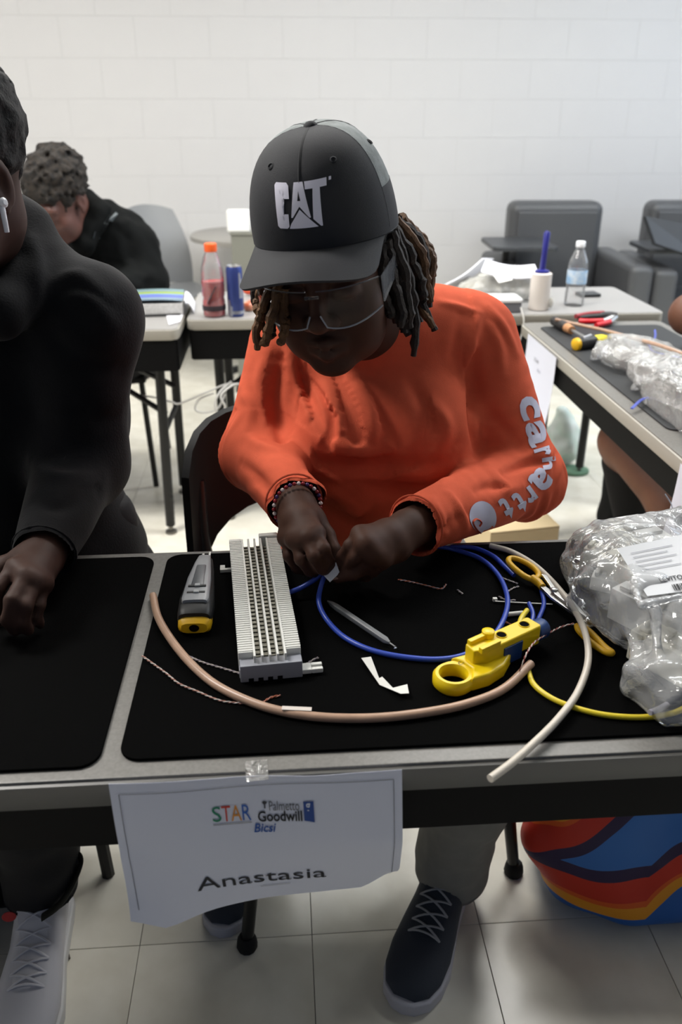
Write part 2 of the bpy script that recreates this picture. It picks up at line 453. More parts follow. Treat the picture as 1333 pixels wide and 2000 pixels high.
btab = training_table(-.31, 1.275, 2.69, 3.16, 'pale table behind the person in orange holding bottles and papers', lam=mat('pale_laminate', (150, 148, 146), .33, var=.06, vscale=200),
                      edge=mat('pale_table_edging', (168, 164, 155), .4), legs=[(1.225, 2.75, 1.22, 2.75), (1.20, 3.07, 1.20, 3.07), (-.215, 2.75, -.22, 2.75), (-.21, 3.09, -.21, 3.09)], apron_h=.10)
atab = training_table(-1.85, -.322, 2.56, 3.09, 'table at the back left with a thick book beside the person in puffer jacket', lam=mat('pale_laminate', (150, 148, 146), .33), edge=mat('pale_table_edging', (168, 164, 155), .4),
                      legs=[(-.416, 2.645, -.40, 2.645), (-.407, 3.0, -.40, 3.0), (-1.77, 2.645, -1.77, 2.645), (-1.77, 3.0, -1.77, 3.0)], apron_h=.10)
# folding braces under the two back tables
for (t, a, b) in ((atab, (-.40, 2.70, .42), (-.66, 2.72, .60)), (atab, (-.40, 2.96, .44), (-.66, 2.9, .60)), (atab, (-.412, 2.66, .36), (-.405, 2.98, .36)),
                  (btab, (-.218, 2.77, .36), (.05, 2.8, .60)), (btab, (-.214, 3.06, .40), (.05, 3.0, .60)), (btab, (1.22, 2.77, .30), (1.21, 3.05, .30))):
    MB().tube([a, b], .010, 8).build('brace', M_leg, t)
# ------------------------------------------------------------------ mats on the tables
M_mat = mat('black_mat_rubber', (6, 6, 6), .95, bump=.2, bscale=900, spec=.04)
def desk_mat(x0, y0, x1, y1, z, label, m=M_mat, r=.022):
    o = MB().prism(rrect(x0, y0, x1, y1, r, 8), z, z + .004).build('desk_mat', m, bevel=.0012); return tag(o, label, 'mat', 'black work mats')
desk_mat(-.82, .648, -.197, 1.085, TZ, 'black mat on the foreground table under the hand of the person in black')
desk_mat(-.179, .655, .60, 1.088, TZ, 'black mat on the foreground table covered with cables and tools')
desk_mat(.79, 1.56, 1.17, 2.50, TZ, 'dark mat on the right table under bags and pliers', mat('grey_mat_rubber', (38, 39, 41), .55))
MZ = TZ + .004
def cable(name, pts, r, m, label, n=10, sub=8, cat='cable', parent=None, group=None, taper=None):
    P = spline(pts, sub)
    o = MB().tube(P, r, n).build(name, m, parent)
    if parent is None: tag(o, label, cat, group)
    return o
def px(l, z): return [PZ(a, b, z if len(c) == 0 else c[0]) for (a, b, *c) in l]
M_tan = mat('tan_jacket', (178, 146, 124), .32, var=.12, vscale=60)
M_greyc = mat('grey_jacket', (196, 188, 176), .35)
M_blue = mat('blue_jacket', (46, 72, 170), .35)
M_yel = mat('yellow_jacket', (212, 190, 42), .38)
M_cu = mat('copper_wire', (190, 110, 70), .3, .9)
def conductors(end, d, parent, cols, L=.02, spread=.006, r=.0006):
    d = np.array(d, float); d /= np.linalg.norm(d); s = np.cross(d, (0, 0, 1)); s /= np.linalg.norm(s)
    for k, c in enumerate(cols):
        t = (k - (len(cols) - 1) / 2) / max(len(cols) - 1, 1) * 2
        P = [np.array(end), np.array(end) + d * L * .5 + s * spread * t * .4, np.array(end) + d * L + s * spread * t + np.array((0, 0, .001 * (k % 2)))]
        MB().tube(spline(P, 4), r, 6).build('conductor', mat('conductor_' + c, {'orange': (205, 110, 50), 'white': (220, 216, 208), 'brown': (110, 64, 40), 'green': (60, 120, 70), 'blue': (60, 84, 170), 'pink': (190, 140, 130)}[c], .4), parent)
# tan cable curving along the front of the right mat
tz = MZ + .0051
tc = cable('network_cable', px([(299, 1163, TZ + .0055), (309, 1205), (335, 1250), (372, 1295), (418, 1335), (478, 1366), (545, 1388), (632, 1401), (735, 1402), (835, 1391), (915, 1374), (985, 1345), (1038, 1296, MZ + .009)], tz), .0050, M_tan, 'thick tan cable curving along the front of the black mat', 12)
MB().box((-.016, -.003, 0), (.016, .003, .0004), rotm('Z', -8), PZ(580, 1384, MZ + .0104)).build('printed_strip', mat('cable_print', (205, 196, 188), .5), tc)
# grey cable over the bag side, end hanging over the table front
g = cable('network_cable', px([(958, 1066, MZ + .004), (1000, 1078, MZ + .005), (1050, 1108, MZ + .010), (1100, 1160, MZ + .016), (1138, 1220, MZ + .018), (1150, 1285, MZ + .014), (1130, 1350, MZ + .009), (1090, 1405, MZ + .0085), (1040, 1455, MZ + .006), (1000, 1490, MZ + .005), (958, 1521, MZ + .006)], MZ), .0041, M_greyc, 'pale grey cable arcing past the scissors to the table front', 12)
# yellow cable
cable('network_cable', px([(1030, 1192, MZ + .034), (1018, 1210, MZ + .036), (1012, 1240, MZ + .030)], MZ), .0032, M_yel, 'short upright end of yellow cable held in the yellow stripper', 10)
cable('network_cable', px([(1030, 1300, MZ + .004), (1042, 1335, MZ + .0033), (1075, 1362), (1120, 1381), (1180, 1396), (1250, 1401), (1310, 1394), (1345, 1380)], MZ + .0033), .0032, M_yel, 'yellow cable running from the stripper to the right along the mat', 10)
# big blue loop
bz = MZ + .0034
bl = cable('network_cable', px([(655, 1095, .795), (640, 1112, .785), (626, 1150, .765), (624, 1180, MZ + .012), (640, 1212, bz), (672, 1244, bz), (720, 1268, bz), (780, 1282, bz), (850, 1288, bz), (905, 1280, bz), (952, 1255, bz), (982, 1215, bz + .004), (992, 1170, bz + .004), (975, 1125, bz + .002), (940, 1092, bz), (890, 1074, bz), (850, 1066, MZ + .01)], bz), .0034, M_blue, 'blue cable looped round on the black mat and held in both hands', 10)
b2 = cable('network_cable', px([(648, 1100, .793), (620, 1128, .772), (590, 1147, .760), (566, 1157, .756)], bz), .0034, M_blue, 'short blue cable end between the hands and the terminal block', 10)
conductors(PZ(566, 1157, .756), PZ(550, 1163, .754) - PZ(566, 1157, .756), b2, ['white', 'orange', 'brown', 'blue', 'white'], .016, .012)
cable('network_cable', px([(880, 1068, bz), (925, 1070), (962, 1085), (985, 1105, bz + .002), (1005, 1124)], bz), .0034, M_blue, 'blue cable passing behind the scissors at the table back', 10)
cable('network_cable', px([(1058, 1152, MZ + .004), (1063, 1180), (1052, 1210), (1038, 1235), (1022, 1258, MZ + .014)], bz), .0030, M_blue, 'blue cable end curving down from the scissors to the stripper', 10)
cable('network_cable', px([(1034, 1178, MZ + .010), (1042, 1200, MZ + .009), (1036, 1222, MZ + .005), (1024, 1232, MZ + .003)], bz), .0028, M_blue, 'tiny curved blue cable end beside the yellow cable', 10)
o = MB().tube([PZ(1058, 1222, MZ + .002), PZ(1064, 1213, MZ + .002)], .002, 8).build('cable_scrap', mat('pale_blue_jacket', (96, 116, 190), .4)); tag(o, 'tiny pale blue cable scrap right of the blue ends', 'scrap')
# zip tie and white tube
zt = MB(); zt.tube([PZ(968, 1174, MZ + .003), PZ(1000, 1176, MZ + .002), PZ(1080, 1180, MZ + .003)], .0011, 6, squash=.5)
o = zt.build('zip_tie', mat('white_nylon', (214, 212, 206), .4)); tag(o, 'thin white zip tie lying under the blue loop by the scissors', 'zip tie')
MB().box((-.003, -.0025, 0), (.003, .0025, .005), rotm('Z', 0), PZ(967, 1174, MZ)).build('lock_head', mat('white_nylon', (214, 212, 206), .4), o, bevel=.0008)
o = MB().tube([PZ(993, 1200, MZ + .003), PZ(1022, 1197, MZ + .003)], .0031, 10).build('jacket_scrap', mat('white_nylon', (214, 212, 206), .4)); tag(o, 'short white tube of stripped jacket behind the yellow cable', 'scrap')
o = MB().tube([PZ(1002, 1246, MZ + .002), PZ(1012, 1234, MZ + .002)], .0012, 8).build('jacket_scrap', mat('white_nylon', (214, 212, 206), .4)); tag(o, 'little white sliver lying above the stripper body', 'scrap')
o = MB().tube([PZ(1270, 1392, MZ + .012), PZ(1290, 1384, MZ + .011), PZ(1304, 1376, MZ + .010)], .0032, 10).build('cable_scrap', mat('lilac_grey_jacket', (150, 148, 160), .4)); tag(o, 'short grey cable stub resting on the yellow cable by the bag', 'scrap')
# twisted wire pairs
def pair(pts, cols, label, r=.00062, tw=.0007, z=MZ + .0016):
    P = spline(px(pts, z), 10); L = np.concatenate([[0], np.cumsum(np.linalg.norm(np.diff(P, axis=0), axis=1))])
    Tn = np.gradient(P, axis=0); Tn /= np.linalg.norm(Tn, axis=1)[:, None]; S = np.cross(Tn, (0, 0, 1)); U = np.cross(S, Tn)
    t = thing('twisted_wire_pair', P[len(P) // 2] * np.array((1, 1, 0)) + np.array((0, 0, MZ)), label, 'wire', 'twisted wire pairs on the mat')
    for k, c in enumerate(cols):
        a = L / .012 * 2 * math.pi + k * math.pi
        Q = P + tw * (np.cos(a)[:, None] * S + np.sin(a)[:, None] * U)
        MB().tube(Q, r, 6).build('wire', mat('wire_' + c, {'pink': (176, 124, 108), 'white': (206, 196, 190), 'lilac': (150, 140, 150), 'orange': (170, 96, 70), 'red': (140, 70, 64)}[c], .45), t)
pair([(278, 1281, MZ + .004), (300, 1297), (325, 1315), (350, 1335), (385, 1350), (430, 1368), (475, 1374)], ['pink', 'white'], 'pink and white twisted pair lying left of the tan cable')
pair([(370, 1282), (395, 1293), (425, 1302), (452, 1310), (478, 1318)], ['lilac', 'white'], 'lilac and white twisted pair running to the terminal block foot')
pair([(516, 1370), (530, 1362), (548, 1358)], ['orange', 'pink'], 'short orange twisted pair poking out behind the tan cable')
pair([(594, 1300), (608, 1291), (622, 1284, MZ + .006)], ['white', 'lilac'], 'short white twisted pair right of the terminal block foot')
pair([(1122, 1218, MZ + .018), (1098, 1224, MZ + .016), (1070, 1238, MZ + .02), (1045, 1254, MZ + .026), (1030, 1275, MZ + .03), (1020, 1300, MZ + .02), (1012, 1318, MZ + .004)], ['red', 'white'], 'red and white twisted pair draped over the stripper tip')
pair([(985, 1213), (998, 1220), (1012, 1228)], ['orange', 'orange'], 'tiny orange wire pair right of the blue loop')
pair([(778, 1132), (806, 1137), (835, 1144), (862, 1150), (872, 1141)], ['orange', 'lilac'], 'dim brown wire scraps lying inside the blue loop')
pair([(894, 1152), (904, 1160)], ['lilac', 'white'], 'tiny grey wire scrap inside the blue loop at its back')
for q, (pts, lab) in enumerate(((((962, 1110), (972, 1122), (985, 1130), (1012, 1140)), 'fine grey wire curling under the scissor handle'), (((975, 1165), (990, 1172), (1008, 1172)), 'fine grey wire strands beside the zip tie head'), (((988, 1160), (1000, 1150), (1014, 1145)), 'fine grey wire strand behind the zip tie'))):
    pair([p for p in pts], ['lilac', 'white'], lab, .0006, .0007)
for (a, b) in (((413, 1095), (422, 1103)),):
    o = MB().tube([PZ(a[0] - 24, a[1], MZ + .001), PZ(b[0] - 24, b[1], MZ + .001)], .0012, 6).build('jacket_scrap', mat('white_nylon', (214, 212, 206), .4)); tag(o, 'tiny white scrap behind the punch down tool tip', 'scrap')
# little white clip behind the block
c = MB(); Rz = rotm('Z', 3); cp = PZ(447, 1114, MZ)
for (a, b, cc, d) in ((-.012, .012, -.006, -.001), (-.012, -.005, -.001, .008), (.006, .012, -.001, .008)): c.box((a, cc, 0), (b, d, .005), Rz, cp)
o = c.build('plastic_clip', mat('white_nylon', (214, 212, 206), .4), bevel=.0006, weld=False); tag(o, 'small white u shaped plastic clip left of the terminal block', 'clip')
# ---- 110 style terminal block
tb0 = PZ(530, 1322, MZ); tb1 = PZ(497, 1078, MZ)
d = tb1 - tb0; Lb = np.linalg.norm(d[:2]) * .96; ang = math.degrees(math.atan2(-d[0], d[1]))
Rb = rotm('Z', ang)
blk_t = thing('terminal_block', tuple(tb0), 'long white wiring terminal block with rows of metal contacts', 'terminal block', rotz=math.radians(ang))
M_wp = mat('white_plastic', (222, 222, 216), .42); M_gp = mat('blue_grey_plastic', (150, 152, 160), .42)
Wb = .036
MB().box((-Wb, .002, 0), (Wb, Lb, .012)).build('base', M_gp, blk_t, bevel=.001, world=False)
MB().box((-Wb + .001, -.006, .0), (Wb, .010, .022)).build('end_wall', M_gp, blk_t, bevel=.001, world=False)
for sx in (-1, 1):
    r_ = MB().box((sx * (Wb - .0085) - .0085, .010, .012), (sx * (Wb - .0085) + .0085, Lb, .030)).build('side_rail', M_wp, blk_t, bevel=.001, world=False)
    t0 = MB().box((-.0085, 0, 0), (.0085, .0026, .0009)).build('fanning_tooth', M_wp, r_, sm=False, world=False)
    nT = int((Lb - .014) / .0048)
    for k in range(nT):
        o = t0 if k == 0 else t0.copy()
        if k: COL.objects.link(o); o.parent = r_
        o.location = (sx * (Wb - .0085), .012 + k * .0048, .030)
for k in range(5):
    x = -.0176 + k * .0088
    MB().box((x - .0013, .0, .012), (x + .0013, Lb - .004, .031)).build('rib', M_wp, blk_t, bevel=.0004, world=False)
M_con = mat('tin_contact', (150, 148, 136), .4, .6)
nC = 60
for k in range(4):
    x = -.0176 + (k + .5) * .0088
    c = MB()
    for q in range(nC):
        y = .012 + q * (Lb - .022) / nC
        c.box((x - .0028, y, .012), (x + .0028, y + .0020, .0215 + .0012 * ((q + k) % 2)), rotm('Z', 0))
    o = c.build('contact_row', M_con, blk_t, sm=False, world=False); tag(o, kind='stuff')
f = MB()
for (a, b, c_, d_) in ((Wb, Wb + .011, -.004, .010), (Wb + .011, Wb + .024, -.004, .001), (Wb + .011, Wb + .024, .005, .010)): f.box((a, c_, .002), (b, d_, .008))
f.build('mounting_ear', M_wp, blk_t, bevel=.001, world=False)
f = MB(); f.box((Wb * .2, Lb - .004, .012), (Wb * .95, Lb + .006, .034)); f.build('rear_latch', M_wp, blk_t, bevel=.0015, world=False)
for k in range(4): MB().box((-Wb + .010 + k * .011, -.0062, 0), (-Wb + .016 + k * .011, -.0045, .005)).build('end_notch_shade', mat('hole_shade_black', (9, 9, 11), .95, spec=.05), blk_t, world=False)  # solid dark boxes, the shade inside the notches put into the colour
# ---- punch-down tool
p0 = PZ(381, 1240, MZ); p1 = PZ(402, 1118, MZ); d = p1 - p0; Lp = np.linalg.norm(d[:2]); ang = math.degrees(math.atan2(-d[0], d[1]))
pt = thing('punch_down_tool', tuple(p0), 'grey and black punch down tool with a yellow end', 'tool', rotz=math.radians(ang))
M_tg = mat('tool_grey', (146, 148, 152), .36); M_tb = mat('tool_black', (26, 27, 29), .45); M_ty = mat('tool_yellow', (220, 172, 20), .4)
def loft(rows, n=16, pw=2.6):
    """rows: (y, halfwidth, z0, z1) superellipse sections along y"""
    G = []
    for (y, hw, z0, z1) in rows:
        ring = []
        for k in range(n):
            a = 2 * math.pi * k / n; ca, sa = math.cos(a), math.sin(a)
            ring.append((hw * abs(ca) ** (2 / pw) * (1 if ca >= 0 else -1), y, (z0 + z1) / 2 + (z1 - z0) / 2 * abs(sa) ** (2 / pw) * (1 if sa >= 0 else -1)))
        G.append(ring)
    m = MB(); R = len(G); vs = [p for r in G for p in r]
    fs = [(i * n + k, i * n + (k + 1) % n, (i + 1) * n + (k + 1) % n, (i + 1) * n + k) for i in range(R - 1) for k in range(n)] + [tuple(range(n)), tuple(range((R - 1) * n, R * n))]
    return m.add(vs, fs)
loft([(-.002, .016, .004, .018), (.004, .0205, .0, .022), (.016, .0215, .0, .026)], 20, 3.5).build('yellow_cap', M_ty, pt, world=False)
loft([(.006, .0195, .010, .028), (.012, .0215, .002, .032), (.045, .0222, 0, .034), (.085, .019, 0, .032), (.13, .015, .001, .028), (.158, .0115, .003, .024), (.164, .009, .005, .02)], 20, 3.5).build('body', M_tb, pt, world=False)
loft([(.024, .0155, .024, .0366), (.030, .0175, .024, .0372), (.085, .0155, .024, .0352), (.135, .011, .020, .0305), (.160, .0085, .016, .0262), (.165, .0075, .016, .024)], 16, 5).build('top_cover', M_tg, pt, world=False)
loft([(.058, .008, .030, .0368), (.060, .0085, .030, .0372), (.118, .0066, .026, .0338), (.120, .006, .026, .0334)], 12, 6).build('slide_panel', mat('tool_mid_grey', (88, 91, 96), .4), pt, world=False)
for y in (.040, .056): 
    MB().box((-.0115, y, .0355), (.0115, y + .004, .0376)).build('selector_slot', M_tb, pt, bevel=.0006, world=False)
    MB().box((-.003, y - .001, .037), (.004, y + .005, .0392)).build('selector_knob', mat('tool_light_grey', (170, 172, 174), .3), pt, bevel=.0008, world=False)
bl_ = MB(); bl_.box((-.0035, .163, .010), (.0035, .178, .016)); bl_.box((-.006, .176, .010), (-.003, .186, .0155)); bl_.box((.003, .176, .010), (.006, .190, .0155)); bl_.box((-.006, .174, .010), (.006, .178, .0155))
bl_.build('blade', mat('bright_steel', (190, 190, 188), .28, .95), pt, bevel=.0005, world=False)
loft([(-.0025, .006, .006, .016), (.002, .009, .006, .019)], 14, 2).build('end_hole_shade', mat('hole_shade_black', (9, 9, 11), .95, spec=.05), pt, world=False)  # no opening here, near-black colour paints the shade of the end hole
# ---- grey spudger
q0 = PZ(640, 1174, MZ + .004); q1 = PZ(768, 1260, MZ + .004); dd = q1 - q0; a_ = math.degrees(math.atan2(-dd[0], dd[1])); Ls = np.linalg.norm(dd)
sp = thing('pick_tool', tuple(q0 - np.array((0, 0, .004))), 'grey pick tool with a fine hooked tip inside the blue loop', 'tool', rotz=math.radians(a_))
loft([(0, .0006, .003, .005), (.010, .0032, .0005, .0075), (.02, .0040, 0, .008), (Ls - .014, .0040, 0, .008), (Ls - .006, .0014, .002, .006)], 10, 3).build('handle', mat('spudger_grey', (118, 120, 122), .45), sp, world=False)
MB().tube(spline([(0, Ls - .008, .004), (0, Ls + .002, .004), (.001, Ls + .007, .0045), (.005, Ls + .008, .006)], 5), .0009, 6).build('hook', mat('bright_steel', (190, 190, 188), .28, .95), sp, world=False)
# ---- torn paper strip
out = [(706, 1291), (725, 1287), (741, 1325), (747, 1322), (768, 1344), (796, 1341), (799, 1363), (783, 1361), (742, 1338)]
P = [PZ(a, b, MZ + .0012) for a, b in out]
for k, dz in ((0, .004), (1, .003), (5, .003), (6, .006), (7, .004)): P[k] = P[k] + np.array((0, 0, dz))
bmv = MB(); bmv.add(P, [(0, 1, 2, 8), (8, 2, 3, 4), (8, 4, 7), (4, 5, 6, 7)])
o = bmv.build('paper_scrap', mat('torn_paper', (214, 212, 206), .8), solid=.0004, sm=False); tag(o, 'torn white paper strip bent in a zigzag on the mat', 'paper')
# ---- yellow cable stripper
s0 = PZ(885, 1338, MZ); s1 = PZ(1030, 1268, MZ); dd = s1 - s0; Lx = np.linalg.norm(dd[:2]); a_ = math.degrees(math.atan2(dd[1], dd[0]))
cs = thing('cable_stripper', tuple(s0), 'yellow plastic cable stripper with a finger ring and blue knob', 'tool', rotz=math.radians(a_))
M_sy = mat('stripper_yellow', (226, 194, 14), .36); M_sb = mat('stripper_blue', (24, 58, 112), .4)
# ring with hole, joined to a tapering web
Ro, Ri, n = .0235, .0150, 28
def ringpt(k, r): 
    a = 2 * math.pi * k / n; x, y = r * math.cos(a), r * math.sin(a)
    if r == Ro and x > 0: x *= 1.25
    return x, y
vs = []
for (r, z) in ((Ri, .004), (Ri + .002, 0), (Ro - .003, 0), (Ro, .004), (Ro, .013), (Ro - .003, .017), (Ri + .002, .017), (Ri, .013)):
    for k in range(n):
        a = 2 * math.pi * k / n; rr = r * (1 + (.28 * max(math.cos(a), 0) ** 2 if r > .02 else 0)); vs.append((rr * math.cos(a), rr * math.sin(a), z))
fs = [(r * n + k, r * n + (k + 1) % n, ((r + 1) % 8) * n + (k + 1) % n, ((r + 1) % 8) * n + k) for r in range(8) for k in range(n)]
MB().add(vs, fs).build('finger_ring', M_sy, cs, world=False)
MB().prism([(.006, -.0225), (.030, -.0275), (.056, -.0245), (.082, -.011), (.082, .012), (.034, .016), (.014, .021), (.021, .008), (.021, -.008)], .001, .020).build('web', M_sy, cs, bevel=.003, seg=3, world=False)
MB().prism([(.026, -.004), (.042, -.012), (Lx + .006, -.012), (Lx + .008, -.009), (Lx + .008, .009), (Lx + .006, .012), (.040, .013), (.028, .013)], .012, .038).build('body', M_sy, cs, bevel=.0022, seg=3, world=False)
for x in (.074, .112):
    MB().lathe([(.0068, 0), (.0068, .001), (.0060, .0015), (.0058, .0002)], 16, (x, 0.001, .0378)).build('hole_rim', M_sy, cs, world=False)
    MB().lathe([(.0057, 0), (.0057, .0007)], 16, (x, .001, .0378)).build('blade_hole_shade', mat('hole_shade_black', (9, 9, 11), .95, spec=.05), cs, world=False)  # solid black disc, the darkness inside the hole is painted
for (y0, y1) in ((.006, .0125), (-.0125, -.006)): MB().box((.030, y0, .036), (.060, y1, .0435)).build('cradle_wall', M_sy, cs, bevel=.0012, world=False)
MB().lathe([(.006, -.001), (.0075, 0), (.0075, .008), (.006, .009)], 14, (.060, .009, .037)).build('cradle_post', M_sy, cs, world=False)
MB().box((.066, -.0138, .006), (.096, -.0118, .030)).build('grip_pad', M_sb, cs, bevel=.0006, world=False)
MB().lathe([(.010, 0), (.0128, .002), (.0128, .016), (.011, .019)], 18, (Lx + .007, 0, .022), rotm('Y', 90)).build('knob', M_sb, cs, world=False)
me = text_mesh('Cable', .0085, shear=.2); o = link_mesh('lettering', me, mat('black_print', (20, 20, 22), .6), cs, world=False); o.location = (.034, -.0005, .0381); o.location = (.024, .008, .0181)
# ---- scissors
sc0 = PZ(1062, 1150, MZ + .006); tip = PZ(1140, 1212, MZ + .008); dd = tip - sc0; Ls = np.linalg.norm(dd); a_ = math.degrees(math.atan2(dd[1], dd[0]))
sx = thing('scissors', tuple(sc0), 'electrician scissors with yellow loop handle and shiny blades', 'scissors', rotz=math.radians(a_))
M_st = mat('bright_steel', (190, 190, 188), .28, .95); M_sh = mat('scissor_yellow', (206, 160, 22), .42)
loop = [(-.018, -.002), (-.030, .012), (-.052, .016), (-.076, .010), (-.084, .000), (-.074, -.008), (-.050, -.010), (-.030, -.008), (-.018, -.002)]
MB().tube(spline([(a, b, .004) for a, b in loop], 6), .0042, 10, caps=True).build('handle_loop', M_sh, sx, world=False)
MB().tube(spline([(-.024, -.002, .004), (-.010, -.001, .004), (.002, -.003, .004)], 5), [.0058] * 6 + [.0052] * 5, 10).build('handle_shank', M_sh, sx, world=False)
MB().prism([(-.006, -.006), (.020, -.008), (.030, -.009), (Ls + .008, -.003), (Ls + .008, -.002), (.030, .004), (-.006, -.001)], .002, .006).build('blade', M_st, sx, bevel=.0008, world=False)
MB().prism([(-.022, .010), (.004, .004), (.030, -.004), (Ls + .004, .000), (Ls + .002, .003), (.034, .012), (.012, .010), (-.016, .015)], .006, .010).build('blade', M_st, sx, bevel=.0008, world=False)
MB().lathe([(.0045, 0), (.0045, .003), (.003, .004)], 12, (.022, .001, .009)).build('pivot_screw', M_st, sx, world=False)
lp2 = [PZ(a, b, MZ + .004) for a, b in ((1128, 1222), (1150, 1232), (1180, 1262), (1196, 1275), (1180, 1272), (1152, 1252), (1132, 1232))]
o = MB().tube(spline(lp2 + [lp2[0]], 6), .0042, 10).build('scissor_handle', M_sh); tag(o, 'yellow scissor handle loop at the left edge of the clear bag', 'scissors')
# ------------------------------------------------------------------ clear film
def film_mat(name, tint=(235, 238, 242), haze=.16, bscale=38, bump=.9, gloss=.12, refl=.8, clear=.975):
    if name in MATS: return MATS[name]
    m = bpy.data.materials.new(name); m.use_nodes = True; nt = m.node_tree
    for n in list(nt.nodes): nt.nodes.remove(n)
    out = nt.nodes.new('ShaderNodeOutputMaterial'); tr = nt.nodes.new('ShaderNodeBsdfTransparent'); tr.inputs[0].default_value = (clear, clear, clear, 1)
    gl = nt.nodes.new('ShaderNodeBsdfGlossy'); gl.inputs['Roughness'].default_value = gloss
    df = nt.nodes.new('ShaderNodeBsdfDiffuse'); df.inputs[0].default_value = lin(tint)
    tc = nt.nodes.new('ShaderNodeTexCoord'); no = nt.nodes.new('ShaderNodeTexNoise'); no.inputs['Scale'].default_value = bscale; no.inputs['Detail'].default_value = 3; no.inputs['Distortion'].default_value = 1.5
    bp = nt.nodes.new('ShaderNodeBump'); bp.inputs['Strength'].default_value = bump; bp.inputs['Distance'].default_value = .012
    nt.links.new(tc.outputs['Object'], no.inputs['Vector']); nt.links.new(no.outputs['Fac'], bp.inputs['Height'])
    lw = nt.nodes.new('ShaderNodeLayerWeight'); lw.inputs['Blend'].default_value = .25
    for s_ in (gl, lw): nt.links.new(bp.outputs[0], s_.inputs['Normal'])
    m1 = nt.nodes.new('ShaderNodeMixShader'); m1.inputs[0].default_value = haze
    m2 = nt.nodes.new('ShaderNodeMixShader')
    ad = nt.nodes.new('ShaderNodeMath'); ad.operation = 'MULTIPLY_ADD'; ad.inputs[1].default_value = refl; ad.inputs[2].default_value = .07 * refl / .8
    nt.links.new(lw.outputs['Fresnel'], ad.inputs[0]); nt.links.new(ad.outputs[0], m2.inputs[0])
    nt.links.new(tr.outputs[0], m1.inputs[1]); nt.links.new(df.outputs[0], m1.inputs[2])
    nt.links.new(m1.outputs[0], m2.inputs[1]); nt.links.new(gl.outputs[0], m2.inputs[2]); nt.links.new(m2.outputs[0], out.inputs[0])
    MATS[name] = m; return m

# ------------------------------------------------------------------ hanging name card
def card(corner_fn, label, lines, border=True, nu=28, nv=20):
    U, V = np.meshgrid(np.linspace(0, 1, nu), np.linspace(0, 1, nv), indexing='ij')
    P = np.array([[corner_fn(U[i, j], V[i, j]) for j in range(nv)] for i in range(nu)])
    o = MB().grid(P).build('name_sheet', mat('white_paper', (214, 217, 230), .75), solid=.0003); tag(o, label, 'paper', 'name sheets hung from the tables')
    def at(u, v):
        p = np.array(corner_fn(u, v)); du = np.array(corner_fn(u + .01, v)) - p; dv = np.array(corner_fn(u, v + .01)) - p
        n = np.cross(du, dv); n /= np.linalg.norm(n)
        c = np.array((0, 0, CAMZ)) - p
        if n @ c < 0: n = -n
        return p + n * .0009
    for ln in lines: ln(o, at)
    return o
def card_text(s, u, v, w, h, rgb, bold=0, shear=0):
    def f(o, at):
        me = text_mesh(s, 1.0, bold, shear, sub=2); co = mesh_co(me); lo, hi = co.min(0), co.max(0)
        uv = [(u + ((p[0] - lo[0]) / (hi[0] - lo[0]) - .5) * w, v - ((p[1] - lo[1]) / (hi[1] - lo[1]) - .5) * h) for p in co]
        set_co(me, np.array([at(a, b) for a, b in uv]))
        link_mesh('lettering', me, mat('print_%d_%d_%d' % rgb, rgb, .7), o)
    return f
def card_poly(poly, rgb, name='printed_mark'):
    def f(o, at):
        MB().add([at(a, b) for a, b in poly], [tuple(range(len(poly)))]).build(name, mat('print_%d_%d_%d' % rgb, rgb, .7), o, sm=False)
    return f
TL, TR = PZ(212, 1531, TZ + .002), PZ(788, 1516, TZ + .002); TL[1] = TR[1] = .624
BL, BR = PY(256, 1783, .612), PY(777, 1724, .664)
def front_card(u, v):
    p = (1 - v) * ((1 - u) * TL + u * TR) + v * ((1 - u) * BL + u * BR)
    yb = (1 - u) * BL[1] + u * BR[1]; p[1] = .624 + (yb - .624) * max(0, (v - .46) / .54)
    p = p + np.array((0, -.006 * math.sin(u * 9) * (.3 + .7 * v) * math.exp(-3 * abs(v - .1)), 0))
    c = max(0, v - .55) * max(0, .5 - u) * 4; p = p + np.array((0.004 * c, -.022 * c * c, -.010 * c))
    c2 = max(0, v - .82) * max(0, u - .86) * 40; p = p + np.array((-.010 * c2, .006 * c2, .010 * c2))
    p[2] += .020 * max(0, 1 - u / .11) * max(0, (v - .8) / .2) - .008 * max(0, (v - .6) / .4) * math.exp(-((u - .13) / .10) ** 2)
    p[1] -= .007 * math.sin(math.pi * v) * (1 - .5 * u)
    if v < .02: p = p + np.array((0, .0, -.003 * math.exp(-((u - .68) / .12) ** 2)))
    return p
bw = .004
GK = (110, 112, 120)
cl = [card_text('S', .350, .235, .030, .105, (26, 128, 92)), card_text('T', .383, .235, .031, .105, (196, 62, 48)), card_text('A', .417, .235, .036, .105, (214, 140, 52)), card_text('R', .453, .235, .030, .105, (44, 96, 176)),
      card_poly([(.335, .305), (.468, .300), (.468, .307), (.335, .312)], (150, 152, 160)),
      card_text('Palmetto', .585, .200, .105, .062, (90, 92, 98)), card_poly([(.515, .185), (.520, .185), (.520, .215), (.515, .215)], (60, 60, 66)), card_poly([(.508, .172), (.517, .165), (.527, .172), (.522, .188), (.513, .188)], (60, 60, 66)),
      card_text('Goodwill', .568, .268, .155, .072, (22, 24, 30), .02),
      card_poly([(.652, .175), (.688, .172), (.688, .310), (.652, .300)], (34, 70, 140)), card_text('g', .668, .215, .016, .06, (214, 218, 226), .02),
      card_text('Bicsi', .512, .345, .078, .062, (36, 84, 160), .015, .25), card_text('Anastasia', .480, .765, .475, .105, (30, 31, 36)),
      card_poly([(.47, .86), (.58, .858), (.58, .863), (.47, .865)], (165, 167, 175))]
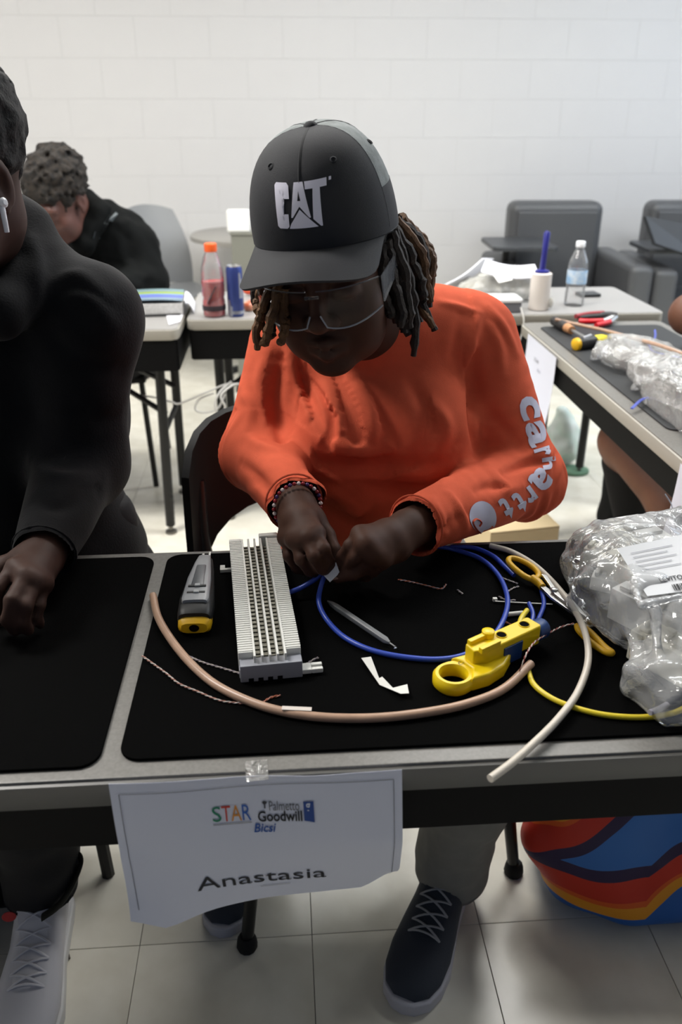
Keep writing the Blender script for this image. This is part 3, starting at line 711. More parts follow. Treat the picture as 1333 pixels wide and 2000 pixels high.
def card_line(u0, v0, u1, v1, hw=.0012, n=30):
    def f(o, at):
        d = (0, hw * 1.35) if abs(u1 - u0) > abs(v1 - v0) else (hw, 0)
        G = [[at(u0 + (u1 - u0) * k / n - d[0], v0 + (v1 - v0) * k / n - d[1]), at(u0 + (u1 - u0) * k / n + d[0], v0 + (v1 - v0) * k / n + d[1])] for k in range(n + 1)]
        MB().grid(G).build('border_line', mat('print_%d_%d_%d' % GK, GK, .7), o, sm=False)
    return f
cl += [card_line(.03, .07, .03, .90), card_line(.97, .05, .97, .88), card_line(.03, .07, .97, .05)]
fc = card(front_card, 'white name sheet hanging from the front edge of the foreground table', cl)
tp = MB().box((-.010, -.012, 0), (.012, .016, .0004), rotm('Z', 4), PZ(500, 1508, TZ + .0012)).build('clear_tape', film_mat('tape_film', (220, 220, 216), .10, 60, .3), fc, sm=False)

# two name sheets on the side of the right table (they face left)
def side_card(y0, y1, z1, skew=0):
    def f(u, v): return np.array((.742 - .02 * v * v - .006 * math.sin(u * 5) * v, y0 + (y1 - y0) * u + skew * v, z1 - .215 * v))
    return f
card(side_card(2.45, 2.17, TZ - .006), 'white name sheet on the side of the right table, far one', [card_text('STAR', .42, .24, .16, .05, (150, 152, 158)), card_text('Bicsi', .55, .34, .1, .04, (160, 164, 180)), card_text('Name', .45, .74, .3, .08, (150, 150, 156))][:2])
card(side_card(1.40, 1.12, TZ - .004), 'white name sheet on the side of the right table, near one at the photo edge', [])
# wires hanging in front of the near sheet
hw = MB().tube(spline([PY(1300, 965, 1.22), PY(1312, 985, 1.2), PY(1318, 1010, 1.17), PY(1325, 1030, 1.15)], 6), .0012, 6).build('hanging_wire', mat('grey_wire', (96, 98, 108), .5)); tag(hw, 'thin grey wire dangling before the near side name sheet', 'wire')

# ------------------------------------------------------------------ clear bag of parts on the front table
def film_bag(name, sdf, label, m, cat='bag', rl=1):
    me = sdf.mesh(name); relax(me, rl); return tag(link_mesh(name, me, m), label, cat)
F_bag = film_mat('clear_bag_film', (244, 246, 248), .28, 20, .75, .09)
fp = [PZ(a, b, MZ + .01) for a, b in ((1075, 1090), (1120, 1180), (1190, 1280), (1300, 1372))]
s = SDF((.30, .66, MZ), (.66, 1.17, .90), .0042)
Rz_ = rotm('Z', 33)
c1 = PZ(1245, 1200, MZ + .05); c2 = PZ(1180, 1090, MZ + .035)
s.rbox(c1 + np.array((.074, -.02, .0)), (.072, .150, .05), .035, Rz_, .03)
s.rbox(PZ(1280, 1088, .786), (.12, .055, .046), .03, rotm('Z', 10), .035)
s.rbox(c2 + np.array((.056, .0, 0)), (.042, .055, .032), .03, rotm('Z', 20), .03)
s.ell(PZ(1134, 1074, MZ + .02), (.024, .030, .022), None, .02)
s.rbox(PZ(1316, 1330, MZ + .025), (.05, .05, .026), .02, Rz_, .03)
s.noise(.010, 26, 3, .05).noise(.005, 60, 5, .05)
# sharp creases
for (a, b, z0, z1) in (((1212, 1050), (1250, 1180), .838, .84), ((1255, 1182), (1333, 1165), .85, .85), ((1205, 1034), (1300, 1032), .836, .836), ((1175, 1030), (1255, 1325), .83, .77), ((1145, 1050), (1205, 1250), .81, .765), ((1280, 1190), (1290, 1330), .83, .78)):
    s.cap(PZ(a[0], a[1], z0), PZ(b[0], b[1], z1), .006, .004, .018)
bag = film_bag('parts_bag', s, 'clear plastic bag of white connectors with a printed label, foreground table', F_bag)
M_wconn = mat('ivory_plastic', (226, 222, 206), .4); M_wconn2 = mat('cool_white_plastic', (234, 234, 232), .4)
# white connector modules inside: one part each
def module(cpos, R, parent, m, L=.05, W=.02, H=.03):
    t = MB().box((-W, -L, 0), (W, L, H), R, cpos)
    for k in range(4): t.box((-W * .7, -L * .9 + k * L * .48, H), (W * .7, -L * .9 + k * L * .48 + L * .3, H + .006), R, cpos)
    return t.build('white_connector', m, None, bevel=.002)
ci = 0
for (a, b, z, rz, L, W, H, lab) in ((1303, 1306, MZ + .004, 33, .042, .020, .040, 'ivory connector module at the front tip of the clear bag'), (1266, 1232, MZ + .006, 33, .05, .016, .044, 'ivory connector module in the middle of the clear bag'), (1228, 1160, MZ + .006, 30, .045, .016, .045, 'ivory connector strip at the left side of the clear bag'),
                                   (1300, 1210, MZ + .02, 25, .045, .022, .045, 'white connector block under the label in the clear bag'), (1222, 1118, MZ + .006, 14, .034, .010, .05, 'upright ivory strip at the back of the clear bag'), (1245, 1090, MZ + .01, 14, .045, .03, .045, 'white connector block at the back of the clear bag'), (1172, 1098, MZ + .008, 50, .022, .014, .022, 'small ivory connector at the left corner of the clear bag'), (1184, 1150, MZ + .006, 60, .02, .012, .02, 'small ivory connector near the scissor blades in the bag')):
    o = module(PZ(a, b, z), rotm('Z', rz), None, M_wconn if ci % 2 == 0 else M_wconn2, L, W, H); tag(o, lab, 'connector', 'connectors in the clear bag'); ci += 1
# label sheet
lb = [PZ(1203, 1088, .838), PZ(1345, 1058, .852), PZ(1390, 1165, .838), PZ(1262, 1182, .826)]
def labf(u, v): return (1 - v) * ((1 - u) * lb[0] + u * lb[1]) + v * ((1 - u) * lb[3] + u * lb[2]) + np.array((0, 0, .012))
lo_ = MB().grid([[labf(i / 8, j / 6) for j in range(7)] for i in range(9)]).build('printed_label', mat('label_paper', (206, 208, 212), .6), bag, solid=.0003)
def lab_at(u, v): return labf(u, v) + np.array((0, -.0003, .0012))
card_text('LEVITON', .50, .76, .42, .085, (24, 24, 28), .02)(lo_, lab_at)
for q in range(5): card_poly([(.12, .16 + q * .09), (.70 - .1 * (q % 2), .16 + q * .09), (.70 - .1 * (q % 2), .172 + q * .09), (.12, .172 + q * .09)], (140, 142, 150), 'print_line')(lo_, lab_at)
xb = .42
for q in range(12):
    wb = .012 + .012 * ((q * 7) % 3); card_poly([(xb, .87), (xb + wb, .87), (xb + wb, .98), (xb, .98)], (30, 30, 34), 'barcode_bar')(lo_, lab_at); xb += wb + .012

# ------------------------------------------------------------------ right table: bags, tools, cable
s = SDF((.78, 1.33, TZ + .003), (1.32, 2.36, .90), .006)
for (a, b, z, e) in ((1250, 700, .770, (.085, .14, .042)), (1310, 740, .775, (.09, .12, .045)), (1212, 690, .756, (.035, .07, .024))):
    s.ell(PZ(a, b, z), e, rotm('Z', 20), .03)
s.noise(.016, 22, 11, .05).noise(.008, 48, 12, .05)
bagr = film_bag('parts_bag', s, 'crumpled clear bag of white parts on the right table, far one', film_mat('white_bag_film', (240, 240, 238), .26, 40, 1.0, .10))
s = SDF((.80, 1.3, TZ + .003), (1.35, 1.85, .90), .006)
for (a, b, z, e) in ((1330, 790, .78, (.09, .13, .05)), (1290, 775, .765, (.05, .05, .025))): s.ell(PZ(a, b, z), e, rotm('Z', 20), .03)
s.noise(.016, 24, 21, .05).noise(.008, 50, 22, .05)
film_bag('parts_bag', s, 'crumpled clear bag on the right table, near one with blue seal', film_mat('white_bag_film', (240, 240, 238), .26, 40, 1.0, .10))
k = 0
for (a, b) in ((1215, 700), (1245, 705), (1260, 730), (1285, 720), (1240, 680), (1300, 760), (1320, 735)):
    o = module(PZ(a, b, TZ + .01 + .004 * (k % 3)), rotm('Z', 40 * k), None, M_wconn2, .024, .014, .024); tag(o, ['white connector in the far bag, left end', 'white connector in the far bag, left of its middle', 'white connector in the far bag, front middle', 'white connector in the far bag, right of its middle', 'white connector in the far bag, back', 'white connector in the near bag, front', 'white connector between the two right bags'][k], 'connector', 'connectors in the right bags'); k += 1
M_bs = mat('blue_seal', (66, 80, 170), .4)
o = MB().tube(spline([PZ(1235, 798, TZ + .012), PZ(1252, 782, TZ + .02), PZ(1266, 776, TZ + .02)], 6), .004, 8, squash=.4).build('blue_tie', M_bs); tag(o, 'blue tie strip hanging over the right table edge', 'tie')
o = MB().tube(spline([PZ(1268, 672, TZ + .06), PZ(1274, 684, TZ + .055), PZ(1290, 690, TZ + .055), PZ(1340, 700, TZ + .06)], 6), .003, 8, squash=.5).build('bag_seal', M_bs); tag(o, 'blue zip seal across the far clear bag', 'bag seal')
o = MB().tube(spline([PZ(1280, 645, TZ + .04), PZ(1281, 655, TZ + .03), PZ(1279, 664, TZ + .02)], 5), .003, 8).build('blue_tie', M_bs); tag(o, 'small upright blue tie behind the far bag', 'tie')
MZ2 = TZ + .004
cable('network_cable', [PZ(1085, 624, MZ2 + .03), PZ(1120, 632, MZ2 + .022), PZ(1180, 645, MZ2 + .03), PZ(1235, 660, MZ2 + .06), PZ(1290, 675, MZ2 + .075), PZ(1345, 695, MZ2 + .07)], .0048, mat('tan_jacket', (178, 146, 124), .32), 'tan cable lying over the bags on the right table', 10)
def grip_tool(name, a, b, z, r, m, label, m2=None, cat='tool', stripes=True):
    p, q = PZ(a[0], a[1], z), PZ(b[0], b[1], z); t = thing(name, tuple((p + q) / 2 - np.array((0, 0, r))), label, cat)
    L = [p + (q - p) * k for k in (0, .06, .3, .7, .9, 1)]
    MB().tube(L, [r * .6, r, r * .9, r, r * .9, r * .6], 12).build('handle', m, t)
    return t, p, q
t, p, q = grip_tool('screwdriver', (1082, 626), (1108, 640), MZ2 + .016, .015, mat('black_grip', (40, 38, 38), .5), 'dark handled screwdriver at the far left corner of the right table')
MB().tube([q, q + (q - p) * .35], [.014, .012], 12).build('ferrule', mat('tan_wood', (178, 128, 88), .5), t); MB().tube([q + (q - p) * .35, q + (q - p) * 1.3], .005, 8).build('shaft', M_st, t)
# red pliers
pl = thing('pliers', tuple(PZ(1165, 630, MZ2)), 'red handled pliers on the right table mat', 'pliers')
M_red = mat('red_grip', (196, 24, 34), .35)
MB().tube(spline([PZ(1132, 627, MZ2 + .012), PZ(1150, 628, MZ2 + .013), PZ(1178, 627, MZ2 + .012)], 5), .0085, 10).build('grip', M_red, pl)
MB().tube(spline([PZ(1165, 636, MZ2 + .010), PZ(1178, 633, MZ2 + .011), PZ(1192, 629, MZ2 + .012)], 5), .0085, 10).build('grip', M_red, pl)
MB().tube([PZ(1178, 627, MZ2 + .012), PZ(1196, 622, MZ2 + .012)], [.007, .012], 10).build('jaw', M_st, pl); MB().tube([PZ(1192, 629, MZ2 + .012), PZ(1202, 620, MZ2 + .013)], [.006, .010], 10).build('jaw', M_st, pl)
ct = thing('crimp_tool', tuple(PZ(1170, 618, MZ2)), 'black and red crimping tool behind the red pliers', 'tool')
MB().tube(spline([PZ(1130, 621, MZ2 + .016), PZ(1160, 618, MZ2 + .018), PZ(1190, 616, MZ2 + .018), PZ(1206, 618, MZ2 + .016)], 5), [.008] * 8 + [.012] * 8, 10).build('body', mat('black_grip', (40, 38, 38), .5), ct)
MB().tube(spline([PZ(1125, 618, MZ2 + .022), PZ(1150, 613, MZ2 + .024), PZ(1180, 611, MZ2 + .024)], 5), .007, 10).build('grip', mat('dull_red_grip', (140, 40, 46), .45), ct)
# black and yellow punch-down tool
pd = thing('punch_down_tool', tuple(PZ(1160, 667, MZ2)), 'black and yellow punch down tool beside the clear bag on right table', 'tool')
a_, b_, e_ = PZ(1124, 673, MZ2 + .015), PZ(1160, 667, MZ2 + .017), PZ(1192, 660, MZ2 + .014)
MB().tube([a_ + (a_ - b_) * .08, a_, a_ + (b_ - a_) * .15], [.010, .017, .018], 14).build('end_cap', M_ty, pd); MB().tube([a_ + (b_ - a_) * .15, b_], [.0185, .018], 14).build('body', M_tb, pd)
MB().tube([b_, b_ + (e_ - b_) * .5, e_], [.017, .015, .006], 14).build('nose', mat('bright_yellow', (226, 208, 30), .4), pd)
MB().tube([a_ + np.array((.02, 0, .016)), b_ + np.array((-.01, 0, .016))], .006, 8).build('grey_inlay', M_tg, pd)

# ------------------------------------------------------------------ things on the pale back table
def bottle(loc, label, body_prof, cap_prof, m_body, m_cap, liquid=None, lab=None, cat='bottle'):
    t = thing('drink_bottle', loc, label, cat)
    MB().lathe(body_prof, 24).build('bottle_body', m_body, t, world=False); MB().lathe(cap_prof, 20).build('cap', m_cap, t, world=False)
    if liquid: MB().lathe(liquid[0], 24).build('drink', liquid[1], t, world=False)
    if lab: MB().lathe(lab[0], 24, caps=False).build('wrap_label', lab[1], t, world=False)
    return t
F_pet = film_mat('clear_bottle', (240, 243, 246), .10, 20, .25, .05)
gp = PZ(420, 617, TZ)
t = bottle(tuple(gp), 'clear bottle of red drink with an orange cap', [(.030, 0), (.036, .004), (.037, .05), (.034, .06), (.0375, .07), (.0375, .12), (.035, .15), (.026, .185), (.018, .200), (.018, .205)], [(.019, .203), (.020, .205), (.020, .226), (.018, .228)],
       F_pet, mat('orange_cap', (236, 96, 34), .45), ([(.028, .002), (.0345, .005), (.0355, .05), (.033, .06), (.0358, .07), (.0358, .112)], mat('red_drink', (206, 10, 14), .25)))
me = MB()
lab_ = MB().box((-.0008, -.008, .03), (.0008, .008, .10)).v
for (x0, z0, x1, z1) in ((-.012, .10, .020, .090), (-.006, .036, .012, .088), (.0, .050, .026, .066)):
    pass
MB().lathe([(.0378, .022), (.0382, .024), (.0382, .036), (.0378, .038)], 24, caps=False).build('dark_label_band', mat('dark_label', (44, 34, 40), .5), t, world=False)
zz = MB()
for (p0, p1, w) in (((-1.25, .100), (-2.1, .045), .010),):
    P = [((.0384) * math.cos(p0[0] + (p1[0] - p0[0]) * k / 6), .0384 * math.sin(p0[0] + (p1[0] - p0[0]) * k / 6), p0[1] + (p1[1] - p0[1]) * k / 6) for k in range(7)]
    zz.tube(P, .006, 8, squash=.15)
zz.build('emblem_bolt', mat('dark_label', (44, 34, 40), .5), t, world=False)
cp_ = PZ(462, 617, TZ)
t = thing('drink_can', tuple(cp_), 'slim blue and silver drink can beside the red bottle', 'can')
MB().lathe([(.022, 0), (.0262, .006), (.0262, .150), (.0225, .158)], 24).build('can_body', mat('can_blue', (54, 68, 128), .35, .5), t, world=False)
MB().lathe([(.0225, .157), (.0232, .161), (.0205, .161), (.020, .159)], 24).build('lid_rim', M_st, t, world=False)
for k, (a0, a1, z0, z1) in enumerate(((-2.6, -1.95, .004, .055), (-1.0, -.45, .06, .140))):
    P = [[(.0265 * math.cos(a0 + (a1 - a0) * i / 6), .0265 * math.sin(a0 + (a1 - a0) * i / 6), z) for z in (z0, z1 - (.02 if i > 3 else 0))] for i in range(7)]
    MB().grid(P).build('silver_panel', mat('can_silver', (156, 160, 172), .35, .7), t, world=False)
MB().lathe([(.0266, .010), (.0266, .020)], 24, caps=False).build('silver_band', mat('can_silver', (156, 160, 172), .35, .7), t, world=False)
for (a, b, r, c, lab) in ((488, 578, .022, (206, 60, 50), 'small red snack wrapper right of the can'), (492, 606, .026, (216, 206, 180), 'crumpled cream and orange snack wrapper right of the can')):
    p = PZ(a, b, TZ); s = SDF(p - .06, p + .06, .004); s.ell(p + np.array((0, 0, .018)), (r, r * .8, .02)).noise(.012, 45, a, .05); me = s.mesh('snack_wrapper'); relax(me, 1)
    tag(link_mesh('snack_wrapper', me, mat('wrapper_%d' % a, c, .3, var=.4, vscale=30, rgb2=(200, 90, 50))), lab, 'wrapper')
# lint roller
lp = PZ(1052, 604, TZ)
t = thing('lint_roller', tuple(lp), 'white lint roller standing upright with a dark blue handle', 'lint roller')
MB().lathe([(.030, 0), (.034, .003), (.034, .118), (.030, .121)], 26).build('paper_roll', mat('roll_paper', (214, 206, 198), .7), t, world=False)
MB().lathe([(.021, .120), (.024, .121), (.024, .128), (.012, .132)], 20).build('handle_collar', mat('roller_blue', (38, 40, 120), .35), t, world=False)
MB().tube([(0, 0, .128), (.002, 0, .18), (.004, 0, .245), (.006, 0, .252)], [.012, .011, .0135, .009], 12, squash=.8).build('handle', mat('roller_blue', (38, 40, 120), .35), t, world=False)
wp = PZ(1121, 596, TZ)
bottle(tuple(wp), 'clear water bottle with a white cap and blue label', [(.030, 0), (.033, .004), (.033, .05), (.0315, .055), (.033, .06), (.033, .13), (.030, .15), (.018, .178), (.0135, .188), (.0135, .195)], [(.0150, .193), (.0155, .195), (.0155, .210), (.014, .212)],
       F_pet, mat('white_cap', (232, 234, 236), .4), None, ([(.0335, .075), (.0338, .077), (.0338, .118), (.0335, .120)], mat('water_label', (150, 190, 226), .4, var=.5, vscale=45, rgb2=(214, 226, 236))))
ph = PZ(1150, 578, TZ)
o = MB().box((-.04, -.03, 0), (.035, .03, .012), rotm('Z', 6), ph).build('phone', mat('phone_black', (24, 26, 28), .25), bevel=.003, seg=3); tag(o, 'black phone lying on the pale table beyond the water bottle', 'phone')
rp = PZ(975, 612, TZ)
rt_ = thing('network_switch', tuple(rp), 'white topped grey box on the near edge of the pale table', 'box')
MB().box((-.11, -.002, .002), (.075, .10, .034)).build('case', mat('switch_grey', (108, 108, 112), .45), rt_, bevel=.003, world=False); MB().prism(rrect(-.11, -.004, .078, .102, .012), .034, .046).build('lid', mat('switch_white', (236, 236, 236), .35), rt_, bevel=.003, world=False)
cable('network_cable', [rp + np.array((.07, -.006, .02)), rp + np.array((.078, -.03, -.02)), rp + np.array((.07, -.035, -.08)), rp + np.array((.055, -.03, -.14))], .0022, mat('white_nylon', (214, 212, 206), .4), 'thin white cord hanging from the box on the pale table', 8)
# papers and clear bags heaped on the pale table
def sheet(a, label, m, sag=.0, name='paper_sheet', thick=.0008, n=10):
    P = np.array(a); G = [[(1 - j / n) * ((1 - i / n) * P[0] + i / n * P[1]) + j / n * ((1 - i / n) * P[3] + i / n * P[2]) + np.array((0, 0, -sag * math.sin(math.pi * i / n))) for j in range(n + 1)] for i in range(n + 1)]
    o = MB().grid(G).build(name, m, solid=thick); return tag(o, label, 'paper', 'papers on the pale table')
M_p1 = mat('bright_paper', (226, 226, 232), .7)
sheet([PY(872, 556, 2.95), PY(945, 505, 3.05), PY(965, 506, 3.14), PY(890, 560, 3.04)], 'white sheet sloping up at the left of the paper heap', M_p1, .01, thick=.004)
sheet([PY(950, 506, 2.98), PY(1045, 516, 2.98), PY(1055, 540, 2.86), PY(940, 530, 2.86)], 'white sheet arching over the middle of the paper heap', M_p1, .012, thick=.004)
sheet([PY(962, 533, 2.84), PY(990, 530, 2.88), PY(1002, 546, 2.80), PY(975, 552, 2.80)], 'small bright paper flap in the paper heap', mat('whiter_paper', (246, 246, 240), .6), 0)  # flap in a whiter paper than the other sheets
s = SDF((.42, 2.70, TZ + .002), (.90, 3.14, .93), .006)
for (a, b, z, e) in ((960, 560, .78, (.12, .09, .045)), (1020, 560, .78, (.08, .08, .045)), (1085, 560, .785, (.06, .09, .05)), (1100, 590, .765, (.045, .05, .028))): s.ell(PZ(a, b, z), e, None, .03)
s.noise(.018, 22, 31, .05).noise(.008, 50, 32, .05)
film_bag('parts_bag', s, 'crumpled clear bag heaped behind the lint roller on the pale table', film_mat('hazy_bag_film', (226, 224, 214), .42, 40, 1.0, .12))
o = MB().tube(spline([PZ(885, 570, TZ + .02), PZ(905, 562, TZ + .03), PZ(925, 556, TZ + .03)], 5), .008, 8).build('tool_handle', mat('olive_yellow', (150, 132, 50), .5, var=.5, vscale=40)); tag(o, 'olive yellow tool handle at the left of the paper heap', 'tool')
wq = PZ(862, 574, TZ + .02); s = SDF(wq - .07, wq + .07, .005); s.ell(wq, (.04, .04, .025)).noise(.014, 40, 8, .05); film_bag('wrapper_film', s, 'small clear wrapper with blue tie left of the heap', film_mat('hazy_bag_film', (226, 224, 214), .42, 40, 1.0, .12), 'wrapper')

# ------------------------------------------------------------------ open book on back left table
bk0 = PZ(300, 612, TZ)
bk = thing('book', tuple(bk0), 'thick book with coloured bands on its top on the back left table', 'book', rotz=math.radians(4))
W_, D_ = .10, .14
G = [[(x, y, .052 - .016 * abs(x / W_) ** 2 + .006 * math.sin(y * 20)) for y in np.linspace(-.05, D_, 10)] for x in np.linspace(-W_ * 1.5, W_, 14)]
MB().box((-W_ * 1.5, -.05, .002), (W_, D_, .040)).build('page_block', mat('page_edges', (196, 196, 194), .7, var=.2, vscale=120), bk, bevel=.003, world=False)
for k, (y0, y1, c) in enumerate(((-.05, -.01, (120, 140, 156)), (-.01, .035, (92, 104, 176)), (.035, .055, (116, 146, 176)), (.055, .085, (140, 160, 40)), (.085, D_, (112, 136, 140)))):
    G = [[(x, y, .0405 + .012 * (1 - abs(x / W_ / 1.5) ** 2)) for y in np.linspace(y0, y1, 4)] for x in np.linspace(-W_ * 1.5, W_, 12)]
    MB().grid(G).build('cover_band', mat('band_%d' % k, c, .5), bk, solid=.002, world=False)
MB().grid([[(W_ + .004 + .03 * math.sin(a), y, .05 * math.cos(a) ** 2 * .8 + .004) for y in np.linspace(-.03, D_, 6)] for a in np.linspace(0, 1.5, 6)]).build('curled_page', M_p1, bk, solid=.0006, world=False)
MB().box((-W_ * 1.5, -.056, 0), (W_ * .9, -.05, .008)).build('spine_board', mat('dark_board', (50, 52, 52), .6), bk, bevel=.001, world=False)  # dark strip along the foot of the book's front
sheet([PZ(318, 590, TZ + .003), PZ(372, 582, TZ + .003), PZ(352, 628, TZ + .003), PZ(330, 634, TZ + .003)], 'white sheet lying beside the thick book on the back left table', mat('bright_paper', (226, 226, 232), .7), 0)

# ------------------------------------------------------------------ white cables tangled at the back table leg
M_wc = mat('white_cord', (206, 204, 200), .5)
for (pts, lab) in (([(268, 772, 2.72), (300, 776, 2.70), (335, 785, 2.68), (352, 788, 2.68), (400, 768, 2.68), (445, 750, 2.72), (480, 752, 2.8)], 'long white cord strung between the two back tables'),
                   ([(452, 745, 2.72), (430, 765, 2.68), (420, 790, 2.66), (428, 810, 2.66), (440, 795, 2.66), (432, 772, 2.66), (460, 750, 2.7), (485, 757, 2.74)], 'white cord coiled round the pale table leg'),
                   ([(418, 768, 2.69), (390, 780, 2.68), (382, 800, 2.67), (400, 806, 2.67), (425, 798, 2.68), (440, 770, 2.7)], 'loop of white cord hanging left of the pale table leg')):
    cable('power_cord', [PY(a, b, y) for a, b, y in pts], .0035, M_wc, lab, 8, cat='cord')

# ------------------------------------------------------------------ grey plastic chair by the back wall
gc = PZ(330, 640, 0)
gcx, gcy = PY(330, 540, 4.75)[0], 4.75
t = thing('stacking_chair', (gcx, gcy, 0), 'grey plastic chair with a slotted back near the back wall', 'chair', rotz=math.radians(-58))
M_gpl = mat('grey_chair_plastic', (128, 130, 132), .45)
G = []
for v in np.linspace(0, 1, 9):
    row = []
    for u in np.linspace(-1, 1, 9):
        z = .47 + v * .42; y = u * .20 * (1 - .25 * v * v) ; x = -.16 - .10 * v + .05 * u * u
        row.append((x + .05 * math.sin(v * 3), y, z - .03 * u * u * v))
    G.append(row)
MB().grid(G).build('back_shell', M_gpl, t, solid=.008, world=False)
G = [[(x, y, .45 + .02 * (abs(y) / .2) ** 2 - .015 * math.sin((x + .18) * 8)) for y in np.linspace(-.2, .2, 7)] for x in np.linspace(-.17, .24, 8)]
MB().grid(G).build('seat', M_gpl, t, solid=.008, world=False)
for (x, y) in ((.18, .18), (.18, -.18), (-.14, .18), (-.14, -.18)): MB().tube([(x * .9, y * .9, .45), (x * 1.15, y * 1.1, 0)], .011, 8).build('leg', M_glide, t, world=False)
MB().tube([(-.18, -.19, .44), (-.22, -.19, .66), (-.20, -.15, .86)], .010, 8).build('back_frame', mat('pale_chair_frame', (205, 203, 198), .4), t, world=False)
# round table
t = thing('round_table', (-.10, 4.87, 0), 'round grey table against the back wall', 'table')
MB().lathe([(.37, .712), (.40, .716), (.40, .738), (.394, .742)], 48).build('tabletop', mat('round_top', (150, 147, 142), .4), t, world=False)
MB().lathe([(.030, .0), (.030, .712)], 16).build('pedestal', M_leg, t, world=False)
for k in range(4): MB().box((0, -.025, 0), (.30, .025, .03), rotm('Z', 45 + 90 * k)).build('foot', M_leg, t, bevel=.006, world=False)
pp = PY(474, 540, 4.35)
t = thing('pedestal_stand', (pp[0], 4.35, 0), 'narrow grey olive stand in front of the round table', 'stand')
MB().box((-.045, -.05, .02), (.12, .05, .80)).build('column', mat('olive_grey', (128, 128, 118), .5), t, bevel=.004, world=False); MB().box((-.06, -.07, 0), (.135, .07, .02)).build('base', M_leg, t, bevel=.004, world=False); MB().box((-.05, -.055, .80), (.125, .055, .815)).build('top_plate', mat('olive_grey', (128, 128, 118), .5), t, bevel=.003, world=False)
o = MB().box((-.062, -.05, .815), (.05, .045, .915), None, (pp[0], 4.35, 0)).build('tissue_box', mat('tissue_white', (238, 238, 234), .7), bevel=.008, seg=3); tag(o, 'white tissue box on top of the narrow grey stand', 'box')
# mauve jacket on a chair behind the person in the cap
s = SDF((-.10, 3.42, .35), (.52, 3.85, 1.10), .007)
a0 = PY(512, 440, 3.6)
s.rbox(a0 + np.array((.155, .02, -.20)), (.150, .055, .22), .05, None, .03)
s.cap(a0 + np.array((.03, .01, -.045)), a0 + np.array((.15, .01, .0)), .045, .05, .04); s.cap(a0 + np.array((.15, .01, .0)), a0 + np.array((.28, .01, -.045)), .05, .045, .04)
s.cap(a0 + np.array((.015, -.02, -.06)), a0 + np.array((-.01, -.04, -.38)), .036, .046, .025); s.cap(a0 + np.array((.29, -.02, -.06)), a0 + np.array((.31, -.04, -.38)), .036, .046, .025)
s.noise(.009, 16, 4, .04).noise(.004, 40, 6, .04)
jk = thing('draped_chair', (a0[0] + .155, 3.60, 0), 'mauve jacket draped over a chair behind the cap', 'chair')
me = s.mesh('jacket'); relax(me, 1); link_mesh('jacket', me, mat('mauve_cloth', (112, 102, 112), .85), jk)
for (x, y) in ((-.17, -.15), (.17, -.15), (-.17, .22), (.17, .22)): MB().tube([(x, y, .44), (x, y, 0)], .011, 8).build('leg', M_leg, jk, world=False)
MB().box((-.2, -.18, .43), (.2, .24, .46)).build('seat', M_apron, jk, bevel=.01, world=False)

# ------------------------------------------------------------------ dark lounge armchairs
M_lea = mat('dark_leather', (78, 79, 81), .42, bump=.3, bscale=160); M_lea2 = mat('dark_tablet', (58, 60, 63), .38)
def cushion(lo, hi, name, parent, m=M_lea, r=.04):
    lo = np.array(lo); hi = np.array(hi); c = (lo + hi) / 2; h = (hi - lo) / 2
    o = MB().box(-h, h).build(name, m, parent, bevel=min(r, min(h) * .8), seg=4, world=False); o.location = c; return o
def armchair(loc, rz, label, tablet):
    t = thing('lounge_armchair', loc, label, 'armchair', 'lounge armchairs', rotz=rz)
    cushion((-.36, -.38, .06), (.36, .36, .24), 'base', t); cushion((-.26, -.40, .22), (.26, .20, .44), 'seat_cushion', t, r=.05)
    b = cushion((-.265, .16, .30), (.265, .34, .90), 'back_cushion', t, r=.05)
    cushion((-.39, -.40, .06), (-.26, .34, .62), 'armrest', t); cushion((.26, -.40, .06), (.39, .34, .64), 'armrest', t)
    o = cushion((-.225, .148, .38), (.225, .17, .86), 'back_panel', b, r=.01); o.location = (0, -.093, .01)
    for (x, y) in ((-.3, -.3), (.3, -.3), (-.3, .28), (.3, .28)): MB().lathe([(.022, 0), (.026, .07)], 12, (x, y, 0)).build('foot', M_leg, t, world=False)
    if tablet:
        MB().prism(rrect(-.44, -.32, -.10, .10, .04), .70, .722).build('writing_tablet', M_lea2, t, bevel=.004, world=False); MB().tube([(-.33, -.1, .55), (-.33, -.1, .705)], .02, 12).build('tablet_post', M_leg, t, world=False)
    return t
ac = armchair((1.555, 4.66, 0), math.radians(-3), 'dark leather armchair against the back wall with a tablet arm', True)
ac2 = armchair((2.345, 4.62, 0), math.radians(-4), 'dark leather armchair at the right photo edge', False)
# folded-up tablet of the right chair
p_ = [rotm('Z', 4) @ (q - np.array((2.345, 4.62, 0))) for q in (PY(1256, 425, 4.3), PY(1375, 449, 4.3), PY(1375, 512, 4.25), PY(1275, 478, 4.25))]
MB().add(p_, [(0, 1, 2, 3)]).build('folded_tablet', M_lea2, ac2, solid=.03, sm=False, world=False)
MB().prism(rrect(-.42, -.34, -.02, .02, .04), .69, .712).build('writing_tablet', M_lea2, ac2, bevel=.004, world=False)
